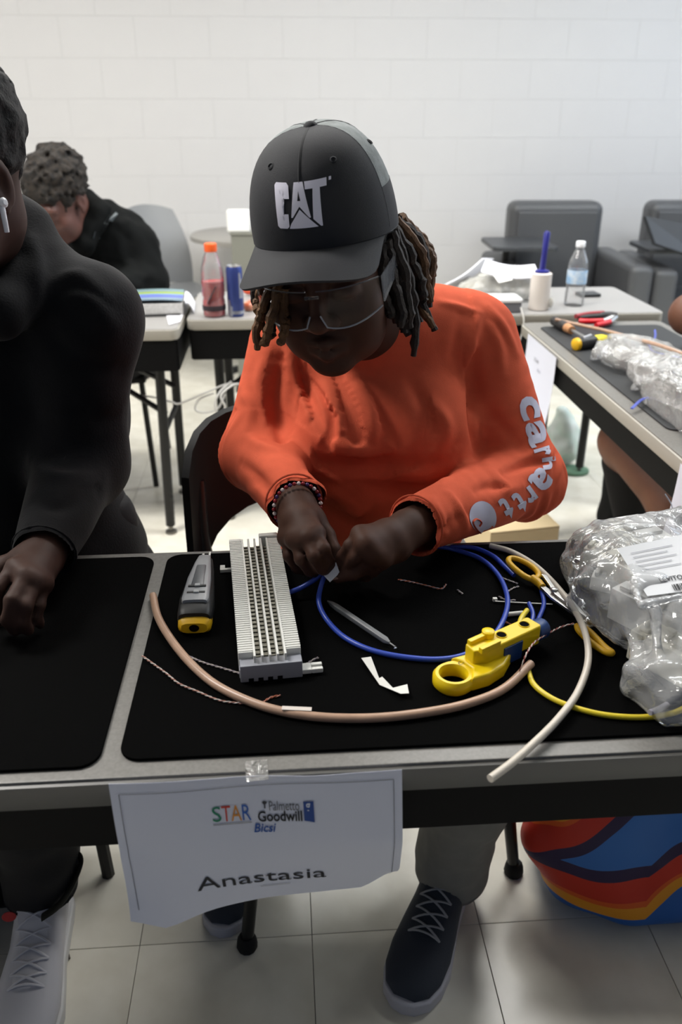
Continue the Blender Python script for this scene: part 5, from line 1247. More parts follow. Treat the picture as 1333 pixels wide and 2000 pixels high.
# cap
M_cap = mat('charcoal_twill', (38, 39, 43), .8, var=.05, vscale=90, bump=.2, bscale=900); M_mesh = mat('pale_camo_mesh', (132, 138, 138), .8, var=.3, vscale=45, rgb2=(104, 110, 110), bump=.5, bscale=600)
cap_o = thing('cap', tuple(H.p), None); cap_o.parent = P1; cap_o.location = H.p - WLOC[P1.name]; WLOC[cap_o.name] = H.p.copy(); cap_o['label'] = 'charcoal cap with a pale printed word and paler mesh at the back'
def crown(a, phi):
    """a: 0 = front, grows to image right; phi 0 base .. 90 top"""
    f = (math.cos(a) + 1) / 2; e1 = (.60 * f + .80 * (1 - f)); e2 = .92 * f + .95 * (1 - f)
    c = max(math.cos(phi), 0) ** e1; s_ = math.sin(phi) ** e2
    zb = .052 * f + .012 * (1 - f); x = .0845 * math.sin(a) * c; yy = -math.cos(a) * (.100 if math.cos(a) > 0 else .108) * c
    z = zb + (.150 - zb) * s_
    return (x, yy + .004 * s_, z)
rng = lambda a0, a1, n: np.linspace(math.radians(a0), math.radians(a1), n)
fp_ = MB().grid([[H.w(crown(a, p)) for p in rng(0, 90, 18)] for a in rng(-72, 72, 37)]).build('front_panel', M_cap, cap_o, solid=.0022, weld=True, ang=80)
for (a0, a1) in ((72, 126), (126, 180), (180, 234), (234, 288)):
    MB().grid([[H.w(crown(a, p)) for p in rng(0, 90, 14)] for a in rng(a0, a1, 12)]).build('mesh_panel', M_mesh, cap_o, solid=.0018, weld=True, ang=80)
for (a0, a1) in ((72, 180), (180, 288)):
    MB().grid([[H.w(np.array(crown(a, p)) * np.array((1.006, 1.006, 1)) + np.array((0, 0, .0005))) for p in rng(0, 24, 6)] for a in rng(a0, a1, 20)]).build('side_band', M_cap, cap_o, solid=.0015, ang=80)
seam = lambda a, p0, p1, r=.0016, m=M_cap: MB().tube([H.w(np.array(crown(math.radians(a), p)) * np.array((1.008, 1.008, 1.0)) + np.array((0, 0, .0008))) for p in rng(p0, p1, 16)], r, 6).build('seam', m, cap_o)
M_seam = mat('dark_seam', (26, 27, 30), .8)
seam(0, 40, 88, .0022, M_seam)
for a in (72, 126, 180, 234, 288): seam(a, 2, 88, .0016, M_seam if a in (126, 180) else M_cap)
MB().lathe([(.009, 0), (.0085, .003), (.005, .006), (.001, .007)], 14, H.w((0, .004, .1495)), H.R).build('top_button', M_cap, cap_o)
for a, p in ((-33, 52), (33, 52), (98, 50)):
    c_ = np.array(crown(math.radians(a), math.radians(p))); n_ = c_ - np.array((0, .0, .05)); n_ /= np.linalg.norm(n_); s_, d_, u_ = frame_from(H.R @ n_)
    MB().lathe([(.0022, .0), (.0042, .0004), (.0044, .0016), (.0030, .0022), (.0022, .0008)], 14, H.w(c_ + n_ * .0012), np.stack([s_, u_, d_], 1)).build('eyelet', M_seam if a > 60 else M_cap, cap_o)
# brim
G = []
for u in np.linspace(-1, 1, 33):
    row = []; a = u * math.radians(66); rx, ry, rz = crown(a, 0)
    b = u * math.radians(84)
    ox, oy = (.084 if u < 0 else .076) * math.sin(b), -.088 - .080 * math.cos(b) ** .8 if abs(u) < .999 else -.092
    oz = .047 - 3.1 * ox * ox
    for v in np.linspace(0, 1, 10):
        x = rx + (ox - rx) * v; y = ry + (oy - ry) * v; z = (rz - .0) * (1 - v) + oz * v - 1.0 * 0 + .006 * math.sin(math.pi * v) * (1 - abs(u))
        row.append(H.w((x, y, z - .6 * x * x * v)))
    G.append(row)
MB().grid(G).build('brim', M_cap, cap_o, solid=.0034, ang=70)
# printed word on the front panel, shaped from blocks
fb = bvh_of(fp_.data); off_ = WLOC[fp_.name]
def cap_print(poly, hole=None):
    w_, h0 = .0575, .0765
    def P(q): return (-.0005 + (q[0] - 50) / 100 * w_, h0 + q[1] / 75 * .0435)
    bm = bmesh.new(); vs = [bm.verts.new((*P(q), 0)) for q in poly]; f = bm.faces.new(vs)
    bmesh.ops.triangulate(bm, faces=bm.faces)
    for _ in range(3): bmesh.ops.subdivide_edges(bm, edges=[e for e in bm.edges if e.calc_length() > .004], cuts=1); bmesh.ops.triangulate(bm, faces=bm.faces)
    for v in bm.verts:
        o_ = H.w((v.co.x, -.25, v.co.y)); d_ = H.R @ np.array((0, 1, 0)); r_ = fb.ray_cast(Vector(o_ - off_), Vector(d_))
        if r_[0] is not None: v.co = Vector(np.array(r_[0]) + off_ - d_ * .0012)
    me = bpy.data.meshes.new('printed_letter'); bm.to_mesh(me); bm.free(); me.shade_smooth(); link_mesh('printed_letter', me, mat('cap_print', (228, 226, 240), .65), fp_)
cap_print([(4, 0), (20, 0), (24, 4), (25, 25), (16, 25), (16, 11), (10, 11), (10, 64), (19, 64), (19, 50), (29, 50), (29, 70), (25, 75), (4, 75), (0, 71), (0, 4)])
cap_print([(40, 75), (48, 75), (48, 62), (45, 46), (48, 46), (48, 37), (33, 19), (30, 19)])
cap_print([(48, 75), (57, 75), (68, 17), (65, 17), (48, 37), (48, 46), (51, 46), (48, 62)])
cap_print([(48, 32), (28, 8), (24, 0), (80, 0), (77, 3)])
cap_print([(60, 75), (100, 75), (100, 63), (88, 63), (88, 0), (85, 0), (72, 14), (75, 63), (61, 63)])
cap_print([(104, 70), (108, 70), (108, 75), (104, 75)])

# hair under the cap and locks
hr = thing('hair', tuple(H.p), None); hr.parent = P1; hr.location = H.p - WLOC[P1.name]; WLOC[hr.name] = H.p.copy()
S = SDF(H.p - .17, H.p + .17, .004)
S.ell(H.w((0, .030, .012)), np.array((.083, .088, .075)) * H.s, H.R, .01); S.ell(H.w((.02, .06, -.04)), np.array((.06, .05, .06)) * H.s, H.R, .03); S.ell(H.w((0, -.075, .01)), np.array((.062, .05, .034)) * H.s, H.R, .005, 's')
S.ell(H.w((0, -.085, -.03)), np.array((.075, .07, .06)) * H.s, H.R, .005, 's').noise(.006, 60, 9, .03)
me = S.mesh('scalp_hair'); relax(me, 1); link_mesh('scalp_hair', me, M_hair, hr)
M_lk = mat('lock_brown', (38, 26, 17), .7, var=.5, vscale=50, bump=.6, bscale=300); M_lk2 = mat('lock_tan', (106, 72, 40), .7, var=.5, vscale=60, bump=.6, bscale=300)
def lock(pts, r, m):
    P = spline(pts, 7); n = len(P); t = np.linspace(0, 1, n)
    rr = r * (.95 + .18 * np.sin(np.arange(n) * 1.9 + RNG.rand() * 6) * .6 + .12 * RNG.randn(n) * .5) * np.where(t > .93, .75, 1)
    J = np.cumsum(RNG.randn(n, 3), 0); J -= np.linspace(0, 1, n)[:, None] * J[-1]
    MB().tube(P + J * .0010, rr, 8).build('dreadlock', m, hr)
LK = [([(535, 552, 1.06), (515, 600, 1.05), (508, 645, 1.05), (503, 682, 1.05)], .0060, 1), ([(545, 555, 1.05), (530, 610, 1.04), (528, 650, 1.04), (512, 676, 1.04)], .0065, 1), ([(522, 545, 1.08), (505, 585, 1.08), (512, 620, 1.07), (518, 648, 1.07)], .0055, 1),
      ([(555, 560, 1.05), (548, 610, 1.045), (552, 640, 1.04), (545, 668, 1.04)], .0065, 1), ([(530, 550, 1.07), (522, 590, 1.06), (530, 630, 1.06), (534, 660, 1.05)], .006, 0), ([(560, 560, 1.06), (556, 600, 1.06), (562, 630, 1.05)], .006, 0), ([(515, 540, 1.1), (500, 575, 1.09), (506, 610, 1.09)], .0055, 0),
      ([(775, 430, 1.16), (815, 470, 1.18), (832, 520, 1.19), (826, 590, 1.19)], .008, 0), ([(780, 425, 1.18), (825, 475, 1.2), (842, 510, 1.2), (830, 560, 1.2)], .008, 1), ([(770, 450, 1.14), (800, 510, 1.15), (815, 570, 1.15), (850, 645, 1.15)], .0065, 0), ([(768, 450, 1.12), (790, 520, 1.12), (805, 600, 1.12), (808, 695, 1.12)], .0065, 0),
      ([(760, 460, 1.11), (775, 530, 1.10), (788, 590, 1.10), (790, 650, 1.10)], .0075, 0), ([(775, 440, 1.17), (805, 500, 1.17), (818, 560, 1.17), (812, 620, 1.16)], .0085, 0), ([(765, 450, 1.15), (785, 520, 1.15), (800, 580, 1.15), (798, 640, 1.14)], .0085, 0), ([(755, 465, 1.12), (765, 530, 1.11), (770, 580, 1.11), (775, 630, 1.11)], .008, 0),
      ([(780, 430, 1.2), (818, 490, 1.21), (836, 540, 1.22), (838, 600, 1.22)], .008, 0), ([(782, 425, 1.22), (826, 470, 1.23), (838, 500, 1.24), (834, 560, 1.24)], .008, 1), ([(770, 440, 1.19), (800, 500, 1.2), (812, 560, 1.2), (820, 630, 1.19)], .008, 0), ([(750, 470, 1.13), (760, 540, 1.13), (782, 600, 1.13), (800, 655, 1.12)], .008, 0),
      ([(770, 445, 1.16), (792, 500, 1.16), (806, 545, 1.155), (822, 600, 1.15), (848, 640, 1.14)], .006, 1), ([(775, 440, 1.24), (805, 490, 1.25), (815, 550, 1.25), (810, 620, 1.25)], .009, 0), ([(745, 480, 1.16), (760, 550, 1.17), (775, 610, 1.18), (790, 640, 1.2)], .009, 0),
      ([(772, 430, 1.15), (806, 480, 1.155), (826, 530, 1.16), (842, 590, 1.16)], .0075, 1), ([(770, 440, 1.13), (800, 490, 1.135), (820, 545, 1.14), (832, 590, 1.14)], .008, 0), ([(765, 455, 1.10), (784, 520, 1.10), (797, 585, 1.10), (800, 640, 1.10)], .008, 0), ([(756, 470, 1.09), (768, 540, 1.085), (778, 600, 1.08), (782, 640, 1.08)], .0075, 0), ([(748, 480, 1.09), (755, 540, 1.08), (762, 590, 1.08), (766, 620, 1.08)], .0075, 0), ([(780, 430, 1.20), (824, 480, 1.21), (846, 530, 1.215), (840, 585, 1.215)], .0075, 1), ([(776, 432, 1.23), (815, 470, 1.24), (845, 490, 1.24), (848, 540, 1.24)], .0065, 1)]
for (pts, r, c_) in LK: lock([PY(*p) for p in pts], r, (M_lk, M_lk2)[c_])

# clear safety glasses
gl = thing('safety_glasses', tuple(H.p), None); gl.parent = P1; gl.location = H.p - WLOC[P1.name]; WLOC[gl.name] = H.p.copy(); gl['label'] = 'clear safety glasses'
F_len = film_mat('lens_film', (230, 235, 240), .0, 6, .0, .03, .07, 1.0); F_fr = mat('clear_frame', (200, 204, 210), .08, trans=.92, ior=1.3)
def lens(x, z): return np.array((x, -.118 + 7.2 * x * x - .10 * (z + .018) ** 2 * 20, z))
for sx in (-1, 1):
    xs = np.linspace(.006, .072, 12) * sx
    G = [[H.w(lens(x, zt)) for zt in np.linspace(.012 - .004 * abs(x) / .07, -.038 + .010 * (abs(abs(x) - .036) / .036) ** 2 + (.012 if abs(x) < .012 else 0), 8)] for x in xs]
    MB().grid(G).build('lens', F_len, gl, solid=.0012)
    rim = [g[-1] for g in G]; MB().tube(rim, .0012, 6).build('lower_rim', mat('rim_glint_grey', (150, 152, 158), .12), gl)  # opaque pale grey stands in for the glint along the clear rim
    MB().tube([g[0] for g in G], .0010, 6).build('upper_rim', F_fr, gl)
    G = [[H.w((sx * (.074 + .010 * t), -.082 + .10 * t, z * (1 - .45 * t) - .006)) for z in (-.017, -.006, .006, .014)] for t in np.linspace(0, 1, 8)]
    MB().grid(G).build('temple', film_mat('temple_film', (200, 205, 215), .12, 6, .0, .05, .5, .98), gl, solid=.0018)
MB().tube([H.w(lens(x, .004)) for x in (-.008, 0, .008)], .002, 8).build('bridge', F_fr, gl)

# tag in the fingers
tgp = [PY(626, 1117, .940), PY(655, 1093, .946), PY(664, 1119, .938), PY(645, 1137, .930)]
G = [[(1 - j / 5) * ((1 - i / 5) * tgp[0] + i / 5 * tgp[1]) + j / 5 * ((1 - i / 5) * tgp[3] + i / 5 * tgp[2]) for j in range(6)] for i in range(6)]
o = MB().grid(G).build('cable_tag', mat('tag_white', (206, 208, 216), .6), solid=.0005); tag(o, 'small white label wrapped on the blue cable in the hands', 'tag')
# ================= person in black at the left
H2 = HeadFrame(PY(-112, 340, 1.14), -30, 14, 0, 1.06)
sh2, el2, wr2 = PY(168, 628, 1.22), PY(158, 905, 1.22), PZ(82, 1088, .802)
cx2 = -.47
S = SDF((-.78, .86, 0), (-.16, 1.62, 1.42), .0042)
head_sdf(S, H2)
S.chain([H2.w((0, .03, -.06)), (cx2, 1.28, 1.10)], [.058, .062], .03); S.ell((cx2, 1.32, .92), (.19, .12, .22), None, .04); S.ell((cx2, 1.36, .62), (.19, .15, .2), None, .05)
S.chain([np.array((cx2 + .05, 1.27, 1.06)), sh2, el2, wr2], [.06, .055, .045, .030], .03)
LF = [[PZ(30, 1108, .818), PZ(-6, 1150, .806), PZ(-10, 1190, .784), PZ(2, 1212, .766)], [PZ(50, 1126, .814), PZ(24, 1172, .803), PZ(16, 1212, .780), PZ(30, 1230, .763)],
      [PZ(68, 1138, .806), PZ(50, 1184, .793), PZ(44, 1216, .773), PZ(56, 1230, .760)], [PZ(84, 1142, .795), PZ(76, 1182, .781), PZ(70, 1206, .767), PZ(78, 1218, .757)]]
LT = [PZ(48, 1092, .806), PZ(8, 1102, .800), PZ(-24, 1136, .790), PZ(-36, 1168, .780)]
hand_sdf(S, wr2, LF, LT, .0100)
kn2, an2 = np.array((-.40, 1.02, .52)), np.array((-.455, 1.06, .10))
S.chain([(cx2 + .07, 1.36, .52), kn2, an2], [.085, .058, .042], .03); S.cap(an2 - np.array((0, 0, .04)), (-.46, .90, .035), .032, .022, .02)
S.chain([(cx2 - .1, 1.36, .52), (-.66, 1.02, .52), (-.66, 1.08, .10)], [.085, .058, .042], .03)
me = S.mesh('person'); relax(me, 2); del S
P2 = link_mesh('person', me, M_skin2, base=np.array((cx2, 1.2, 0))); tag(P2, 'person in a black hooded jacket at the left edge of the photo', 'person')
M_blk = mat('black_fleece', (20, 20, 22), .92, var=.2, vscale=30, bump=.3, bscale=300, sheen=.05, spec=.2)
S = SDF((-.80, .90, .45), (-.14, 1.62, 1.34), .005)
S.ell((cx2, 1.32, .90), (.215, .145, .24), None, .04); S.ell((cx2, 1.34, .62), (.21, .17, .2), None, .05)
S.cap((cx2 - .14, 1.27, 1.06), sh2 + np.array((-.03, .02, -.02)), .072, .072, .05); S.chain([sh2, el2, wr2], [.074, .064, .040], .04)
S.cap((cx2 - .04, 1.24, 1.13), PY(36, 520, 1.24), .070, .046, .05)
# hood rolled round the neck
hp2 = [PY(8, 398, 1.28), PY(44, 444, 1.275), PY(66, 506, 1.25), PY(52, 570, 1.185), PY(0, 612, 1.13)]
S.chain(hp2, [.022, .029, .034, .032, .028], .025)
S.chain([np.array((2 * -.43 - q[0], q[1], q[2])) for q in hp2], [.022, .029, .034, .032, .028], .025); S.cap(hp2[1], np.array((2 * -.43 - hp2[1][0], hp2[1][1], hp2[1][2])), .032, .032, .03); S.cap(hp2[-1], np.array((2 * -.43 - hp2[-1][0], hp2[-1][1], hp2[-1][2])), .028, .028, .03)
S.cap((-.43, 1.27, 1.16), (-.45, 1.28, 1.06), .07, .11, .04)
S.chain([PY(66, 545, 1.26), PY(122, 592, 1.25), PY(178, 618, 1.23)], [.046, .060, .072], .04)
S.noise(.005, 16, 81, .04)
me = S.mesh('hooded_jacket'); relax(me, 2); co = mesh_co(me); d2 = wr2 - el2; d2 /= np.linalg.norm(d2)
cut(me, ((co - (wr2 - d2 * .006)) @ d2 > 0) & (np.linalg.norm(np.cross(co - el2, d2), axis=1) < .075))
folds(me, [([(95, 560), (150, 540), (205, 580)], .007, .014), ([(120, 600), (170, 585), (225, 640)], .006, .014), ([(90, 640), (140, 700), (230, 720)], -.006, .016), ([(150, 800), (200, 820), (245, 810)], -.006, .016), ([(60, 900), (110, 930), (200, 930)], .006, .014), ([(70, 980), (120, 990), (190, 960)], -.006, .012), ([(55, 1030), (90, 1045), (130, 1060)], -.004, .008), ([(60, 470), (75, 520), (70, 600)], .008, .012)])
hem(me, .005); hj = link_mesh('hooded_jacket', me, M_blk, P2); del S
MB().tube([wr2 - d2 * .012 + .0415 * (math.cos(a) * frame_from(d2)[0] + math.sin(a) * frame_from(d2)[2]) for a in np.linspace(0, 6.283, 25)], .002, 6).build('cuff_seam', M_blk, hj)
S = SDF((-.82, .92, .04), (-.20, 1.66, .72), .006)
M_bp = mat('black_denim', (14, 14, 17), .85, bump=.2, bscale=400)
S.ell((cx2, 1.38, .54), (.22, .17, .14), None, .05); S.chain([(cx2 + .07, 1.36, .52), kn2, (kn2 + an2) / 2, an2], [.10, .076, .070, .062], .04); S.chain([(cx2 - .1, 1.36, .52), (-.66, 1.02, .52), (-.66, 1.08, .10)], [.10, .076, .06], .04)
S.ell(PY(212, 1030, 1.34), (.05, .06, .075), None, .04).noise(.006, 15, 91, .04)
me = S.mesh('trousers'); relax(me, 1); co = mesh_co(me); cut(me, co[:, 2] < .105); hem(me, .004); tr_ = link_mesh('trousers', me, M_bp, P2); del S
bvt = bvh_of(me); ofs = WLOC[tr_.name]
G = [[PY(198 + 10 * u + 6 * v, 1050 + 16 * v, 1.258) for v in np.linspace(0, 1, 3)] for u in np.linspace(0, 1, 3)]
MB().grid(G).build('hip_logo', mat('logo_white', (190, 190, 190), .5), tr_, solid=.001)
M_wl = mat('white_leather', (196, 196, 202), .5); M_wl2 = mat('white_lace', (206, 206, 212), .7)
lace_shoe(P2, np.array((-.452, 1.105, 0)), 2, .30, M_wl, mat('sneaker_sole', (206, 206, 206), .55), M_wl2, M_wl, .03, 1.08)
MB().tube(spline([PZ(92, 1842, .03), PZ(118, 1846, .012), PZ(132, 1862, .004), PZ(136, 1872, .003)], 6), .0018, 6).build('loose_lace', mat('dark_lace', (90, 84, 76), .7), P2)
MB().prism([(.012 * math.cos(a), .008 * math.sin(a)) for a in np.linspace(0, 6.283, 12)[:-1]], 0, .002, rotm('X', 60), PY(18, 1790, .985)).build('red_tab', mat('red_tab', (170, 40, 36), .5), P2)
lace_shoe(P2, np.array((-.66, 1.13, 0)), -2, .30, M_wl, mat('sneaker_sole', (206, 206, 206), .55), M_wl2, M_wl, .03, 1.08)
def afro(H, parent, r, name, m, seed, amp=.010, front=-.05, res=.0045):
    S = SDF(H.p - .19, H.p + .19, res)
    S.ell(H.w((0, .022, .045)), np.array(r) * H.s, H.R, .01)
    S.ell(H.w((0, -.09, -.045)), np.array((.095, .085, .085)) * H.s, H.R, .008, 's'); S.ell(H.w((0, .02, -.12)), np.array((.2, .2, .075)) * H.s, H.R, .01, 's')
    for x in (-1, 1): S.ell(H.w((x * .085, .004, -.02)), np.array((.03, .026, .036)) * H.s, H.R, .006, 's')
    S.noise(amp, 55, seed, .04).noise(amp * .7, 110, seed + 1, .04)
    me = S.mesh(name); link_mesh(name, me, m, parent)
M_afro = mat('black_curls', (12, 11, 11), .85, var=.4, vscale=120, bump=.8, bscale=260); M_afro2 = mat('brown_curls', (44, 38, 32), .85, var=.6, vscale=70, rgb2=(16, 14, 13), bump=.8, bscale=200)
afro(H2, P2, (.083, .104, .094), 'curly_hair', M_afro, 3, .005)
ear = H2.w((.086, -.006, -.028)); eb = thing('earbud', tuple(ear), 'white wireless earbud in the ear of the person in black', 'earbud')
Rr = H2.R
MB().lathe([(.002, -.004), (.0058, -.001), (.0062, .004), (.003, .007)], 12, (0, 0, 0), Rr @ rotm('Y', 80)).build('bud', mat('gloss_white', (225, 226, 232), .2), eb, world=False)
MB().tube([np.array((0, 0, 0)), Rr @ np.array((.004, -.006, -.008)), Rr @ np.array((.003, -.010, -.032))], [.0032, .0034, .0030], 10).build('stem', mat('gloss_white', (225, 226, 232), .2), eb, world=False)

# ================= person in black puffer jacket at the back
H3 = HeadFrame(PY(112, 385, 2.90), -32, 34, 6, 1.08)
S = SDF((-1.15, 2.55, .0), (-.25, 3.75, 1.36), .0065)
head_sdf(S, H3)
b3 = np.array((PY(215, 500, 3.12)[0], 3.16, .84))
S.chain([H3.w((0, .03, -.06)), b3 + np.array((-.06, -.03, .14))], [.058, .065], .03); S.ell(b3, (.15, .11, .20), None, .04); S.ell(b3 + np.array((0, .05, -.28)), (.17, .14, .18), None, .05)
s3, e3, w3 = PY(252, 478, 3.16), PY(285, 552, 3.10), PY(215, 562, 2.92)
S.chain([s3, e3, w3], [.055, .045, .032], .03); s3b, e3b, w3b = PY(60, 500, 3.12), PY(20, 560, 3.05), PY(110, 566, 2.92); S.chain([s3b, e3b, w3b], [.055, .045, .032], .03)
for w_, sg in ((w3, -1), (w3b, 1)):
    fs = [[w_ + np.array((sg * (.05 + .01 * k), -.03 - .012 * k, .0)), w_ + np.array((sg * (.07 + .01 * k), -.05 - .012 * k, -.004)), w_ + np.array((sg * (.085 + .01 * k), -.065 - .012 * k, -.014))] for k in range(4)]
    hand_sdf(S, w_, fs, [w_ + np.array((sg * .02, -.03, .006)), w_ + np.array((sg * .035, -.06, .0)), w_ + np.array((sg * .05, -.08, -.01))])
for x in (-.09, .09): S.chain([b3 + np.array((x, .06, -.32)), np.array((b3[0] + x * .8 - .22, 2.86, .50)), np.array((b3[0] + x * .8 - .24, 2.92, .06))], [.08, .055, .04], .03); S.cap((b3[0] + x * .8 - .24, 2.92, .045), (b3[0] + x * .8 - .24, 2.74, .035), .034, .026, .02)
me = S.mesh('person'); relax(me, 1); del S
P3 = link_mesh('person', me, M_skin3, base=np.array((b3[0], 3.1, 0))); tag(P3, 'person in a black puffer jacket bent over the back left table', 'person')
S = SDF((-1.2, 2.60, .40), (-.25, 3.75, 1.20), .0065)
S.ell(b3, (.175, .135, .215), None, .05); S.ell(b3 + np.array((0, .05, -.26)), (.19, .16, .16), None, .05); S.chain([s3, e3, w3], [.085, .072, .05], .04); S.chain([s3b, e3b, w3b], [.085, .072, .05], .04)
S.chain([b3 + np.array((-.10, .03, .16)), s3], [.09, .08], .04)
S.chain([PY(172, 388, 3.02), PY(190, 420, 2.98), PY(165, 470, 2.94)], [.030, .042, .045], .03)
for k in range(7):   # quilted baffles
    z = b3[2] - .22 + k * .068
    0 and S.op((lambda P, z=z: np.abs(P[..., 2] + .35 * (P[..., 0] - b3[0]) * 0 - z) - .004, np.array((-1.2, 2.6, z - .012), np.float32), np.array((-.25, 3.75, z + .012), np.float32)), .016, 's')
S.noise(.010, 15, 95, .05).noise(.005, 34, 96, .05)
me = S.mesh('puffer_jacket'); relax(me, 1); pj = link_mesh('puffer_jacket', me, mat('black_puffer', (9, 11, 11), .8, bump=.3, bscale=90, spec=.15), P3); del S
bvp = bvh_of(me); ofp = WLOC[pj.name]
for (pts, nm) in (([(182, 466), (186, 452), (196, 466)], 'chest_logo'), ([(203, 436), (214, 420), (220, 424), (210, 438)], 'shoulder_stripe'), ([(212, 430), (226, 414), (231, 418), (220, 433)], 'shoulder_stripe')):
    V_ = []
    for a, b in pts:
        d = Vector(_ray(a, b)).normalized(); r_ = bvp.ray_cast(Vector(_C - ofp), d)
        if r_[0] is not None: V_.append(np.array(r_[0]) + ofp - np.array(d) * .006)
    if len(V_) == len(pts): MB().add(V_, [tuple(range(len(V_)))]).build(nm, mat('dim_logo', (96, 102, 104), .5), pj, sm=False)
S = SDF((-1.1, 2.6, .05), (-.3, 3.6, .66), .008)
for x in (-.09, .09): S.chain([b3 + np.array((x, .06, -.32)), np.array((b3[0] + x * .8 - .22, 2.86, .50)), np.array((b3[0] + x * .8 - .24, 2.92, .06))], [.10, .07, .055], .03)
me = S.mesh('trousers'); relax(me, 1); link_mesh('trousers', me, M_bp, P3); del S
for x in (-.09, .09): lace_shoe(P3, np.array((b3[0] + x * .8 - .24, 2.97, 0)), 0, .28, M_kn, M_ws, M_lg, M_kn)
afro(H3, P3, (.088, .108, .092), 'curly_hair', M_afro2, 13, .011, res=.006)
c3 = thing('stacking_chair', (b3[0] - .12, 3.26, 0), 'dark chair under the person in the puffer jacket', 'chair')
MB().box((-.21, -.2, .42), (.21, .22, .45)).build('seat', M_chp, c3, bevel=.01, world=False)
for (x, y) in ((-.19, -.18), (.19, -.18), (-.19, .2), (.19, .2)): MB().tube([(x, y, .43), (x * 1.1, y * 1.1, 0)], .011, 8).build('leg', M_leg, c3, world=False)
MB().grid([[(x, .24 + .05 * (z - .45) - 1.0 * x * x, z) for z in np.linspace(.55, .80, 5)] for x in np.linspace(-.2, .2, 8)]).build('backrest', M_chp, c3, solid=.01, world=False)

# chair of the person in black
c2 = thing('black_chair', (cx2 - .12, 1.38, 0), 'black chair under the person in the hooded jacket', 'chair')
MB().box((-.22, -.2, .40), (.22, .24, .43)).build('seat', M_chp, c2, bevel=.01, world=False)
for (x, y) in ((-.2, -.18), (.2, -.18), (-.2, .22), (.2, .22)): MB().tube([(x, y, .41), (x * 1.1, y * 1.15, 0)], .0125, 8).build('leg', M_leg, c2, world=False)
MB().grid([[(x, .30 - .8 * x * x, z) for z in np.linspace(.52, .80, 5)] for x in np.linspace(-.2, .2, 8)]).build('backrest', M_chp, c2, solid=.012, world=False)

# ================= person at the right of the right table: bent arm on top, bare knee below
S = SDF((.78, 1.45, 0), (1.75, 2.55, 1.36), .0065)
tc4 = np.array((1.50, 2.02, .78))
S.ell(tc4, (.12, .18, .24), None, .05); S.ell(tc4 + np.array((0, 0, -.24)), (.14, .19, .16), None, .05); S.cap(tc4 + np.array((0, -.14, .18)), tc4 + np.array((0, .14, .18)), .06, .06, .05)
H4 = HeadFrame(tc4 + np.array((-.07, 0, .44)), -88, 20, 0, 1.03); head_sdf(S, H4); S.cap(tc4 + np.array((0, 0, .2)), H4.w((0, .03, -.06)), .055, .055, .03)
el4 = PY(1338, 600, 2.18)
S.chain([tc4 + np.array((-.01, .15, .17)), el4 + np.array((.02, 0, -.02)), np.array((1.16, 1.90, .79))], [.055, .050, .030], .03)
S.chain([tc4 + np.array((-.01, -.16, .17)), np.array((1.40, 1.72, .84)), np.array((1.17, 1.78, .80))], [.055, .045, .030], .03)
for w_ in (np.array((1.16, 1.90, .79)), np.array((1.17, 1.78, .80))):
    fs = [[w_ + np.array((-.055, .02 - .014 * k, .0)), w_ + np.array((-.085, .02 - .014 * k, .0)), w_ + np.array((-.10, .02 - .014 * k, -.014))] for k in range(4)]
    hand_sdf(S, w_, fs, [w_ + np.array((-.02, .03, 0)), w_ + np.array((-.05, .045, 0)), w_ + np.array((-.07, .05, -.005))])
k4 = PY(1215, 862, 2.08); t4 = PY(1330, 985, 1.86)
S.chain([np.array((1.42, 1.80, .50)), t4, k4], [.085, .072, .060], .04)
sn4 = np.array((1.08, 2.19, .09)); S.chain([k4, sn4], [.056, .038], .03); S.cap(sn4 - np.array((0, 0, .045)), (.96, 2.24, .03), .034, .026, .02)
S.chain([tc4 + np.array((-.03, .12, -.27)), np.array((1.02, 2.32, .52)), np.array((1.12, 2.30, .07))], [.085, .062, .038], .04); S.cap((1.12, 2.30, .045), (.98, 2.32, .03), .034, .026, .02)
me = S.mesh('person'); relax(me, 1); del S
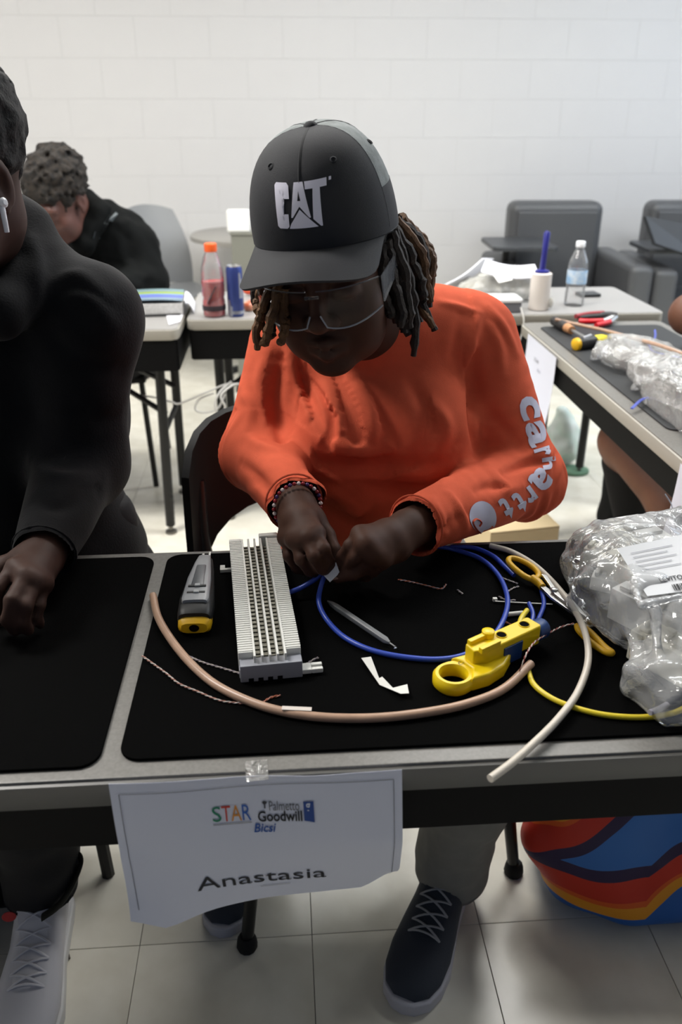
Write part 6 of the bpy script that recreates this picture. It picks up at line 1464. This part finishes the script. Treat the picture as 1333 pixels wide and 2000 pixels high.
P4 = link_mesh('person', me, M_skin4, base=np.array((1.45, 2.02, 0))); tag(P4, 'person at the right edge whose bare knee shows under the right table', 'person')
S = SDF((1.20, 1.65, .35), (1.75, 2.40, 1.12), .008)
S.ell(tc4, (.145, .205, .25), None, .05); S.ell(tc4 + np.array((0, 0, -.22)), (.16, .21, .17), None, .05); S.cap(tc4 + np.array((0, -.14, .18)), tc4 + np.array((0, .14, .18)), .08, .08, .05)
me = S.mesh('shirt'); relax(me, 1); link_mesh('shirt', me, mat('dark_tee', (40, 42, 48), .9), P4); del S
S = SDF((1.10, 1.65, .30), (1.75, 2.45, .70), .008)
S.chain([tc4 + np.array((-.03, .12, -.27)), np.array((1.22, 2.22, .52))], [.11, .09], .04)
S.chain([np.array((1.42, 1.80, .50)), t4 * .5 + .5 * np.array((1.42, 1.80, .50))], [.10, .095], .04)
me = S.mesh('shorts'); relax(me, 1); link_mesh('shorts', me, M_bp, P4); del S
afro(H4, P4, (.086, .104, .09), 'curly_hair', M_afro, 23, res=.007)
S = SDF((.80, 1.95, .04), (1.25, 2.40, .55), .006); S.chain([k4 + (sn4 - k4) * .16, sn4], [.062, .044], .02); me = S.mesh('long_sock'); relax(me, 1); link_mesh('long_sock', me, mat('black_sock', (10, 10, 12), .9), P4); del S
for (x, y) in ((1.12, 2.20), (1.16, 2.32)): lace_shoe(P4, np.array((x, y, 0)), -86, .28, M_kn, M_ws, M_lg, M_kn)
c4 = thing('stacking_chair', (1.52, 2.02, 0), 'dark chair under the person at the right table', 'chair')
MB().box((-.2, -.21, .40), (.22, .21, .43)).build('seat', M_chp, c4, bevel=.01, world=False)
for (x, y) in ((-.18, -.19), (.2, -.19), (-.18, .19), (.2, .19)): MB().tube([(x, y, .41), (x * 1.1, y * 1.1, 0)], .011, 8).build('leg', M_leg, c4, world=False)
MB().grid([[(.24 - .8 * y * y, y, z) for z in np.linspace(.52, .82, 5)] for y in np.linspace(-.2, .2, 8)]).build('backrest', M_chp, c4, solid=.01, world=False)
